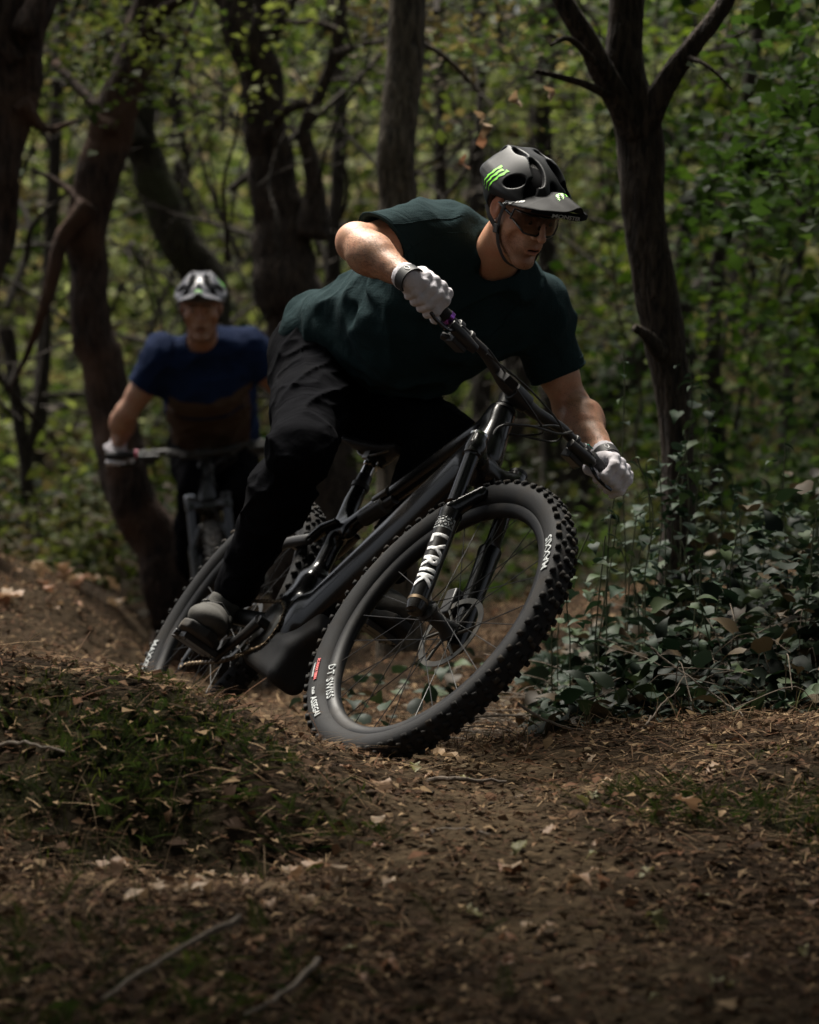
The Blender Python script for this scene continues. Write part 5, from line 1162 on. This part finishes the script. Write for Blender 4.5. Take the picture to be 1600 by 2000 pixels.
def rider(name, J, Hm, ho, label, hl, mats, base, bikeinfo, BMx, logos=True, hv=.0026, glasses=True, fold=1.0):
    root = empty(name, tuple(J['base']), label, 'person'); b0 = np.array(J['base']); off = lambda V: V-b0
    MS, MP = mats
    A = {k: np.asarray(v, float) for k, v in J.items() if k not in ('helm', 'seams')}
    HT = lambda V: np.asarray(V)@Hm.T*HS+ho
    nb = A['neck']; skull = HT(np.array([[0, -.025, -.05]]))[0]
    lat = A['shL']-A['shR']; lat /= np.linalg.norm(lat)
    Mi = Hm
    # --- body: one continuous skin
    def body(p):
        q = (p-ho.astype(np.float32))@Mi.astype(np.float32)/np.float32(HS); d = np.full(len(p), 1., np.float32); nr = np.linalg.norm(q, axis=1) < .26
        d[:] = (np.linalg.norm(q, axis=1)-.16)*HS
        if nr.any(): d[nr] = head_sdf(q[nr])*HS
        d = smin(d, cap(p, skull, nb, .053, .058), .02)
        d = smin(d, ecap(p, nb+(A['chest']-nb)*.2, A['chest'], (.085, .060), (.14, .095), lat), .03)
        for s in 'RL':
            d = smin(d, chain(p, [A['sh'+s]*.9+A['chest']*.1, A['sh'+s]*.35+A['el'+s]*.65], [.058, .046], .02), .04)
            e, w = A['el'+s], A['wr'+s]; sh = A['sh'+s]
            ar = cap(p, sh, e, .054, .041); ar = smin(ar, cap(p, e, e+(w-e)*.35, .041, .045), .02); ar = smin(ar, cap(p, e+(w-e)*.3, w, .045, .027), .025)
            # muscle belly and elbow point
            ar = smin(ar, ell(p, e+(w-e)*.25+A['bul'+s]*.014, (.035, .035, .035)), .03); ar = smin(ar, ell(p, e-A['bul'+s]*.006, (.036, .036, .036)), .02)
            t_ = (w-e)/np.linalg.norm(w-e); al = (p-e)@t_.astype(np.float32); ar = ar-.0030*vnoise(np.stack([p[:, 0]*34-al*20, p[:, 1]*34, p[:, 2]*34-al*14], 1))*np.exp(-((al-.13)/.13)**2); d = smin(d, ar, .02)
        return d+.0009*vnoise(p*22)
    pts = np.array([A[k] for k in ('elR', 'elL', 'wrR', 'wrL', 'shR', 'shL', 'chest', 'neck')]+[HT(np.array([[0, 0, .13]]))[0], HT(np.array([[0, .12, 0]]))[0]])
    lo, hi = pts.min(0)-.09, pts.max(0)+.09
    V, Q = surf(body, lo, hi, hv); q = (V-ho)@Hm/HS; C = head_tint(q, base)
    bo = obj('body', mesh_np('body', off(V), Q, m_skin, col=C), root)
    if logos:      # short dark hair on the forearms and stubble on the jaw
        nv = np.zeros_like(V); fn = np.cross(V[Q[:, 1]]-V[Q[:, 0]], V[Q[:, 2]]-V[Q[:, 0]])
        for j in range(4): np.add.at(nv, Q[:, j], fn)
        nv /= np.linalg.norm(nv, axis=1)[:, None]+1e-9
        wt = np.zeros(len(V)); dirs = np.zeros_like(V)
        for s in 'RL':
            e, w = A['el'+s], A['wr'+s]; t = ((V-e)@(w-e))/((w-e)@(w-e)); dist = np.linalg.norm(V-(e+np.clip(t, 0, 1)[:, None]*(w-e)), axis=1); m_ = (dist < .07) & (t > .05) & (t < .97); wt[m_] = .30; dirs[m_] = (w-e)/np.linalg.norm(w-e)
        qq = q; st_ = (np.abs(qq[:, 2]+.085) < .05) & (qq[:, 1] > .015) & (np.linalg.norm(qq, axis=1) < .16) & ~((np.abs(qq[:, 0]) < .019) & (np.abs(qq[:, 2]+.0635) < .011)) & (qq[:, 2] < -.040-.25*np.clip(.09-qq[:, 1], 0, 1)*0); wt[st_] = .75; dirs[st_] = -Hm[:, 2]*.15
        pk = np.where(rng.random(len(V)) < wt*.5)[0]; n_ = len(pk); lat_ = np.cross(nv[pk], dirs[pk]); tip = V[pk]+nv[pk]*.0022+dirs[pk]*.009+lat_*rng.normal(0, .004, (n_, 1)); sd_ = np.cross(nv[pk], tip-V[pk]); sd_ /= np.linalg.norm(sd_, axis=1)[:, None]+1e-9
        HV = np.stack([V[pk]+sd_*.00028, V[pk]-sd_*.00028, tip], 1).reshape(-1, 3); obj('arm_hair', mesh_np('arm_hair', off(HV), np.arange(3*n_).reshape(-1, 3), m_hair, smooth=False), root, kind='stuff')
    # eyes
    for s in (-1, 1):
        c = np.array([s*.031, .0755, .0095]); m = MB(); m.addn(IVs(c, .0118), ICOF); m.xf(lambda v: off(HT(v))); eo = m.build('eye', m_eye, root)
        m = MB(); n_ = np.array([.10*1, 1, -.06]); n_ /= np.linalg.norm(n_); m.lathe([(0, .0001), (.0001, .0058), (.0012, .004), (.0016, .0001)], c+n_*.0103, c+n_, 16); m.xf(lambda v: off(HT(v))); m.build('iris', m_iris, eo)
    # --- hair
    def hair(q): 
        d = ell(q, (0, -.016, .045), (.0775, .096, .090)); return smax(d, np.interp(q[:, 1], [-.12, -.06, -.03, .0, .03], [-.075, -.06, -.005, .015, .04]).astype(np.float32)-q[:, 2], .008)+.0015*vnoise(q*300)
    V, Q = surf(hair, [-.09, -.12, -.09], [.09, .09, .15], .004); obj('hair', mesh_np('hair', off(HT(V)), Q, m_hair), root)
    # --- jersey
    U = lat
    foldp = fold
    def jersey(p):
        ch, pv, hem = A['chest'], A['waist'], A['hem']
        d = ecap(p, ch, pv, (.185, .135), (.155, .115), U)
        d = smin(d, ecap(p, pv, hem, (.155, .115), (.168, .122), U), .04)
        d = smin(d, ecap(p, nb+(ch-nb)*.12, ch, (.135, .082), (.185, .135), U), .05)
        if 'belly' in A: d = smin(d, ell(p, A['belly'], (.14, .14, .13)), .09)
        for s in 'RL':
            sh, e = A['sh'+s], A['el'+s]; se = A['sl'+s]; di = se-sh; Ls = np.linalg.norm(di); di = di/Ls
            d = smin(d, cap(p, sh+(ch-sh)*.25, sh, .09, .075), .05)
            sv = cap(p, sh, se+di*.05, .078, A['slr'][0]); d = smin(d, sv, .035); pn = (A['sln'+s] if 'sln'+s in A else di).astype(np.float32)
            # cuff plane, only near the arm
            near = cap(p, se, se+di*.16, .115, .14); pl = (p-se)@pn+.003*vnoise(p*17)
            d = np.where(near < .03, np.maximum(d, pl), d)
        d = smax(d, -cap(p, nb+(skull-nb)*.05, skull, .0625, .0625), .005)
        hd = (hem-pv)/np.linalg.norm(hem-pv); pl = (p-hem)@hd.astype(np.float32)-.035
        d = smax(d, pl+.02*vnoise(p*6), .006)
        d = np.maximum(d, -np.maximum(ecap(p, pv, hem+hd*.15, (.145, .105), (.160, .114), U), -(pl+.06)))
        # folds: stretched noise following the pull between shoulder and waist
        a = p@(ch-pv).astype(np.float32)/np.linalg.norm(ch-pv); b = p@U.astype(np.float32); c = p@np.cross(ch-pv, U).astype(np.float32)/np.linalg.norm(ch-pv)
        n1 = vnoise(np.stack([a*5+b*5, b*13-a*9, c*8], 1)); n2 = vnoise(np.stack([a*14, b*5+a*5, c*13+3], 1)); n3 = vnoise(np.stack([a*30+b*14, b*26, c*24], 1))
        fd = foldp*np.clip((np.minimum(np.linalg.norm(p-A['slR'].astype(np.float32), axis=1), np.linalg.norm(p-A['slL'].astype(np.float32), axis=1))-.06)/.09, .22, 1)
        d = d-fd*(.019*(1-np.sqrt(n1*n1+.008))**3+.013*(1-np.sqrt(n2*n2+.01))**3+.0035*n3-.006)
        for s in 'RL':
            se = A['sl'+s]; di = A['sl'+s]-A['sh'+s]; di = di/np.linalg.norm(di); pn = (A['sln'+s] if 'sln'+s in A else di).astype(np.float32)
            pl = (p-se)@pn+.003*vnoise(p*17); near = cap(p, se, se+di*.16, .115, .14); d = np.where(near < .03, np.maximum(d, pl), d)
            d = np.maximum(d, -np.maximum(cap(p, se-di*.05, se+di*.2, A['slr'][0]-.010, A['slr'][0]-.009), -(pl+.05)))
        return d
    P_ = np.array([A[k] for k in ('chest', 'waist', 'hem', 'shR', 'shL', 'slR', 'slL', 'neck')]); lo, hi = P_.min(0)-.24, P_.max(0)+.24
    V, Q = surf(jersey, lo, hi, .0042, .012)
    mi = None; ml = MS if not isinstance(MS, list) else MS
    jm = mesh_np('jersey', off(V), Q, MS)
    if isinstance(MS, list):
        fc = V[Q].mean(1); a = (fc-A['chest'])@((A['waist']-A['chest'])/np.linalg.norm(A['waist']-A['chest'])); b = np.abs((fc-A['chest'])@U); jm.polygons.foreach_set('material_index', ((a > -.06) & (b < .16) & ~((a > .02) & (a < .04))).astype(np.int32))
    jo = obj('jersey', jm, root)
    bv = BVHTree.FromPolygons([tuple(v) for v in V], [tuple(q_) for q_ in Q.tolist()])
    def stitch(nm, pts_, r, m_, closed=True, lift=.0006):
        out = []
        for q_ in pts_:
            c_, n_, i_, d_ = bv.find_nearest(Vector(q_))
            if c_ is not None: out.append(np.array(c_)+np.array(n_)*lift*(1 if True else 0))
        out = np.array(out); out = (out+np.roll(out, 1, 0)+np.roll(out, -1, 0))/3 if closed else out
        MB().tube(off(out), r, 6, closed=closed).build(nm, m_, jo)
    def ring_pts(c_, n_, r_, k_=48):
        n_ = n_/np.linalg.norm(n_); a_ = np.cross(n_, [0, 0, 1.]); a_ /= np.linalg.norm(a_); b_ = np.cross(n_, a_); t_ = np.linspace(0, 2*np.pi, k_, endpoint=False)
        return c_+r_*(np.cos(t_)[:, None]*a_+np.sin(t_)[:, None]*b_)
    sm = MS[0] if isinstance(MS, list) else MS
    for s in 'RL':
        di = unit(A['sl'+s]-A['sh'+s]); pn = A['sln'+s] if 'sln'+s in A else di
        stitch('hem_stitch', ring_pts(A['sl'+s]-pn*.020, pn, .10), .0011, sm); stitch('sleeve_hem', ring_pts(A['sl'+s]-pn*.001, pn, .082), .0022, sm)
    stitch('collar', ring_pts(nb+(skull-nb)*.10, skull-nb, .0685), .0040, sm)
    for sm_pts in J.get('seams', []): stitch('seam', catmull(sm_pts, 6), .0012, sm, closed=False)
    # --- trousers
    def trousers(p):
        d = ecap(p, A['pelvis']-U*.07, A['pelvis']+U*.07, (.10, .135), (.10, .135), A['waist']-A['pelvis'])
        d = smin(d, ecap(p, A['pelvis'], A['waist'], (.155, .115), (.15, .11), U), .04)
        for s in 'RL':
            h, k, a = A['hip'+s], A['kn'+s], A['an'+s]
            d = smin(d, cap(p, h, h+(k-h)*.5, .105, .088), .05); l = smin(cap(p, h+(k-h)*.45, k, .088, .071), cap(p, k, k+(a-k)*.35, .070, .073), .02); l = smin(l, cap(p, k+(a-k)*.3, a, .072, .048), .03); l = smin(l, ell(p, k+A['knf'+s]*.012, (.062, .062, .062)), .04)
            ad = (a-k)/np.linalg.norm(a-k); near = cap(p, a, a+ad*.2, .08, .1); pl = (p-a)@ad.astype(np.float32)-.012; l = np.where(near < .03, np.maximum(l, pl), l)
            # creases gather at knee and ankle
            t = np.clip(((p-k)@ad.astype(np.float32))/np.linalg.norm(a-k), -1, 1.1); cr = np.exp(-(t/.22)**2)+.9*np.exp(-((t-.95)/.22)**2)
            n = 1-np.abs(vnoise(np.stack([(p@ad.astype(np.float32))*22, p[:, 0]*7+p[:, 2]*3, p[:, 1]*9], 1)))*2.2
            l = l-fold*.0065*cr*n; d = smin(d, l, .03)
        return d-fold*(.010*(1-np.abs(vnoise(np.stack([p[:, 0]*6+p[:, 2]*6, p[:, 1]*9, p[:, 2]*13-p[:, 0]*8], 1))))**5+.006*(1-np.abs(vnoise(p*np.array([17, 13, 24], np.float32)+4)))**5-.005)
    P_ = np.array([A[k] for k in ('pelvis', 'waist', 'hipR', 'hipL', 'knR', 'knL', 'anR', 'anL')]); lo, hi = P_.min(0)-.17, P_.max(0)+.17
    V, Q = surf(trousers, lo, hi, .0052, .012); obj('trousers', mesh_np('trousers', off(V), Q, MP), root)
    # --- shoes
    for s, sg in (('R', 1), ('L', -1)):
        c = A['ft'+s]; Rf = J['fr'+s]
        def up_(q):
            d = ell(q, (0, .075, .034), (.050, .085, .036)); d = smin(d, ell(q, (0, .0, .046), (.043, .085, .044)), .03); d = smin(d, ell(q, (0, -.10, .050), (.036, .052, .050)), .03)
            d = smin(d, cap(q, (0, -.085, .06), (0, -.080, .115), .042, .040), .02); d = smax(d, -q[:, 2]+.004, .004); d = smax(d, q[:, 2]-.120, .004)
            st = smax(ecap(q, (-.05, -.02, .055), (.05, -.025, .058), (.022, .03), (.022, .03), (0, 1, 0)), ell(q, (0, -.015, .050), (.050, .09, .050)), .003)
            toe = np.abs(q[:, 1]-.082-.25*np.abs(q[:, 0]))-.0012; d = d+.0015*np.exp(-(toe/.002)**2)
            return smin(d, st, .003)
        def so_(q):
            w = np.interp(q[:, 1], [-.15, -.12, -.05, .06, .12, .155], [.028, .038, .036, .054, .046, .024]).astype(np.float32); e = np.maximum(np.abs(q[:, 0])-w, np.abs(q[:, 1])-.152); return smax(smax(e, np.abs(q[:, 2]+.004-.012*np.clip(q[:, 1]-.09, 0, 1)*8)-.012, .006), np.full(len(q), -1, np.float32), .001)
        V, Q = surf(up_, [-.07, -.17, -.01], [.07, .18, .14], .0035); sh = obj('shoe', mesh_np('shoe', off(V@Rf.T+c), Q, m_shoe), root)
        V, Q = surf(so_, [-.07, -.17, -.035], [.07, .18, .03], .0035); obj('shoe_sole', mesh_np('shoe_sole', off(V@Rf.T+c), Q, m_sole), sh)
        mb = MB().tube([(-.052*1, -.035, .040), (-.042, -.03, .078), (0, -.028, .098), (.042, -.03, .078), (.052, -.035, .040)], .019, 8, flat=.14, up=(0, 0, 1)); mb.xf(lambda v: off(v@Rf.T+c)); mb.build('shoe_strap', m_strap, sh)
        mb = MB().lathe([(0, .011), (.006, .010), (.008, .006)], (sg*.036, -.03, .082), (sg*.060, -.03, .12), 16); mb.xf(lambda v: off(v@Rf.T+c)); mb.build('shoe_dial', m_steel, sh)
    # --- gloves
    for s, sg in (('R', -1), ('L', 1)):
        Rm = BMx[:3, :3]; g = bw(bikeinfo, BMx, bikeinfo[2](sg*J['gy'+s]), True); g1 = bw(bikeinfo, BMx, bikeinfo[2](sg*(J['gy'+s]+.03)), True); ax = (g1-g)/np.linalg.norm(g1-g)
        u = bw(bikeinfo, BMx, bikeinfo[2](sg*J['gy'+s])+np.array([0, 0, 1.]), True)-g; u = u-(u@ax)*ax; u /= np.linalg.norm(u); w = np.cross(ax, u)*(-sg); w = w if w@(Rm@np.array([1, 0, 0])) > 0 else -w
        # roll the fist about the grip
        rr = rot(ax, J['roll'+s]); u, w = rr@u, rr@w
        gl, W = hand_frame(g, ax, u, w, A['wr'+s], A['el'+s], sg)
        lo = np.minimum(g, A['wr'+s])-.085; hi = np.maximum(g, A['wr'+s])+.085
        V, Q = surf(gl, lo, hi, .0022 if logos else .004); go = obj('glove', mesh_np('glove', off(V), Q, m_glove), root)
        # dark cuff band with pull tab round the wrist
        wd = (A['el'+s]-A['wr'+s]); wd /= np.linalg.norm(wd); bk = np.array([-.1, -1., .25]); bk = bk-(bk@wd)*wd; bk /= np.linalg.norm(bk); sd2 = np.cross(wd, bk)
        mb = MB(); an = np.linspace(-1.5, 1.5, 15); P = []
        for a_ in an:
            for t_ in (-.024, .004): P.append(A['wr'+s]+wd*t_+(math.cos(a_)*bk+math.sin(a_)*sd2)*.0328)
        for a_ in an:
            for t_ in (-.024, .004): P.append(A['wr'+s]+wd*t_+(math.cos(a_)*bk+math.sin(a_)*sd2)*.029)
        n_ = len(an)*2; Fq = [(2*i, 2*i+1, 2*i+3, 2*i+2) for i in range(len(an)-1)]; mb.add(off(np.array(P)), Fq+[(0, n_, n_+1, 1), (n_-2, n_-1, 2*n_-1, 2*n_-2)]+[(2*i, 2*i+2, n_+2*i+2, n_+2*i) for i in range(len(an)-1)]+[(2*i+1, n_+2*i+1, n_+2*i+3, 2*i+3) for i in range(len(an)-1)])
        cf = mb.build('glove_cuff', m_gcuff, go)
        if logos:
            t_ = np.linspace(0, 2*np.pi, 25); mark = [(.0085*math.cos(a_), .0045*math.sin(a_)) for a_ in t_]
            mb = MB().tube([off(A['wr'+s]+wd*(-.010+x)+(math.cos((y+.012)/.033)*bk+math.sin((y+.012)/.033)*sd2)*.0336) for x, y in mark], .0008, 5, closed=False); mb.build('cuff_emblem', m_white, cf)
    # --- helmet and glasses
    helmet(Hm, ho-b0, root, J['helm'], logos=logos, vox=.0024 if logos else .004)
    if glasses:
        def lp(x, z):
            r = .080; y = .018+np.sqrt(np.maximum(r*r-(x*1.02)**2, 1e-5))*1.0+.004-z*.12; return np.array([x, y, z])
        xs = np.linspace(-.070, .070, 29); top = lambda x: .032-.10*abs(x)**1.3; bot = lambda x: (-.019 if abs(x) > .012 else -.019+.022*(1-abs(x)/.012)**1.2)+max(0, abs(x)-.045)*.9
        Vg, Fl = [], []
        for x in xs:
            for k in range(5): z = bot(x)+(top(x)-bot(x))*k/4; Vg.append(lp(x, z))
        for i in range(28):
            for k in range(4): Fl.append((5*i+k, 5*i+k+1, 5*i+5+k+1, 5*i+5+k))
        mb = MB(); mb.add(off(HT(np.array(Vg))), Fl)
        out = [lp(x, bot(x)) for x in xs]+[lp(.0725, .0)]+[lp(x, top(x)) for x in xs[::-1]]+[lp(-.0725, .0)]
        fr = MB().tube(off(HT(np.array(out))), .0024, 8, closed=True, up=tuple(Hm@np.array([0, 1, 0])))
        for s in (-1, 1): fr.tube(off(HT(catmull([lp(s*.071, .010), (s*.0785, .030, .014), (s*.080, -.010, .018), (s*.078, -.035, .008)], 5))), .0024, 8, flat=1.5)
        fr.box(off(HT(np.array([lp(0, .001)+[0, -.004, 0]])))[0], (.018, .006, .010), Hm)
        fo_ = fr.build('glasses', m_gframe, root); mb.build('lens', m_lens, fo_)
    return root
_bm = bmesh.new(); bmesh.ops.create_icosphere(_bm, subdivisions=3, radius=1); ICOV = np.array([v.co[:] for v in _bm.verts]); ICOF = np.array([[v.index for v in f.verts] for f in _bm.faces]); _bm.free()
def IVs(c, r): return ICOV*r+np.asarray(c)
def foot_frame(M, toe_out, pitch, side):
    Rm = M[:3, :3]; r, f, u = -Rm[:, 1], Rm[:, 0], Rm[:, 2]; B = np.stack([r, f, u], 1)
    return B@rot([0, 0, 1], -toe_out*side)@rot([1, 0, 0], pitch)
# ---- front rider
Hm1 = np.array([[-0.84661, 0.43842, 0.30173], [-0.53053, -0.74030, -0.41291], [0.04235, -0.50965, 0.85934]])
# columns must be (right, forward, up): right=-left
ho1 = np.array([.2603, 7.2, 1.2392])
FR1 = foot_frame(BM1, .40, -.05, 1); FL1 = foot_frame(BM1, .10, .05, -1)
pedR = bw(bike1, BM1, bike1[4][0]+np.array([0, -.145, .010])); pedL = bw(bike1, BM1, bike1[4][1]+np.array([0, .145, .010]))
ftR = pedR-FR1@np.array([0, .045, -.016]); ftL = pedL-FL1@np.array([0, .045, -.016])
J1 = dict(base=(-.15, 7.6, 0), neck=at(962,512,7.44), chest=at(900,568,7.52), waist=at(735,655,7.76), hem=at(668,684,7.86), belly=at(815,665,7.60), pelvis=at(650,715,7.88),
    shR=at(858,462,7.44), elR=at(694,474,7.22), wrR=at(796,543,7.07), slR=at(748,469,7.293), slnR=unit((-.60,-.42,-.62)), bulR=unit((-.3,-.6,-.5)),
    shL=at(1042,612,7.60), elL=at(1118,795,7.64), wrL=at(1182,890,7.46), slL=at(1090,730,7.63), bulL=unit((.6,-.4,.3)), slr=(.066,0,0),
    hipR=at(618,735,7.78), knR=at(590,880,7.40), anR=ftR+FR1@np.array([0, -.085, .15]), knfR=unit((-.3,-1,.1)),
    hipL=at(715,775,7.95), knL=at(868,858,7.56), anL=ftL+FL1@np.array([0, -.085, .15]), knfL=unit((.5,-1,.3)),
    ftR=ftR, ftL=ftL, frR=FR1, frL=FL1, seams=[[at(742,440,7.2),at(800,430,7.25),at(850,420,7.3),at(905,415,7.35)],[at(945,440,7.3),at(905,450,7.25),at(885,500,7.2),at(850,545,7.2),at(815,560,7.2)],[at(1015,560,7.3),at(1040,600,7.3),at(1030,660,7.35),at(1000,700,7.4)],[at(1060,590,7.4),at(1090,650,7.4),at(1115,720,7.5)]], gyR=.333, gyL=.330, rollR=-.15, rollL=-.05, helm=m_helm)
rider('person', J1, Hm1, ho1, 'rider in a dark teal jersey and white gloves crouching over the leaning bike', None, (m_shirt, m_pants), (.56,.315,.20), bike1, BM1)
# ---- rear rider
def headR(yaw, pitch, roll):
    Rm = rot([0, 0, 1], yaw)@rot([1, 0, 0], pitch)@rot([0, 1, 0], roll); return Rm@np.array([[-1, 0, 0], [0, -1, 0], [0, 0, 1.]])
Hm2 = headR(.02, .30, -.02); ho2 = at(393, 603, 11.75)
FR2 = foot_frame(BM2, .1, -.05, 1); FL2 = foot_frame(BM2, .1, -.05, -1)
p2R = bw(bike2, BM2, bike2[4][0]+np.array([0, -.145, .010])); p2L = bw(bike2, BM2, bike2[4][1]+np.array([0, .145, .010])); f2R = p2R-FR2@np.array([0, .045, -.016]); f2L = p2L-FL2@np.array([0, .045, -.016])
g2R = bw(bike2, BM2, bike2[2](-.325), True); g2L = bw(bike2, BM2, bike2[2](.325), True)
J2 = dict(base=tuple(at(410,900,12.4)[:2])+(-.2,), neck=at(396,676,11.98), chest=at(405,745,12.1), waist=at(420,830,12.35), hem=at(422,850,12.5), pelvis=at(420,850,12.6),
    shR=at(318,698,12.0), elR=at(246,808,12.05), wrR=g2R+np.array([-.01, .06, .045]), slR=at(280,756,12.03), bulR=unit((-.6,-.5,0)),
    shL=at(482,682,12.05), elL=at(560,770,12.1), wrL=g2L+np.array([.01, .06, .045]), slL=at(524,729,12.07), bulL=unit((.6,-.5,0)), slr=(.060,0,0),
    hipR=at(380,880,12.55), knR=at(385,950,12.2), anR=f2R+FR2@np.array([0, -.085, .15]), knfR=unit((0,-1,.1)),
    hipL=at(450,880,12.6), knL=at(475,960,12.2), anL=f2L+FL2@np.array([0, -.085, .15]), knfL=unit((0,-1,.1)),
    ftR=f2R, ftL=f2L, frR=FR2, frL=FL2, gyR=.335, gyL=.335, rollR=0, rollL=0, helm=m_helm2)
rider('person', J2, Hm2, ho2, 'rider in a navy and brown jersey following behind on the trail', None, ([m_navy, m_brown], m_pants), (.44,.255,.17), bike2, BM2, logos=False, hv=.0045, glasses=False, fold=.8)
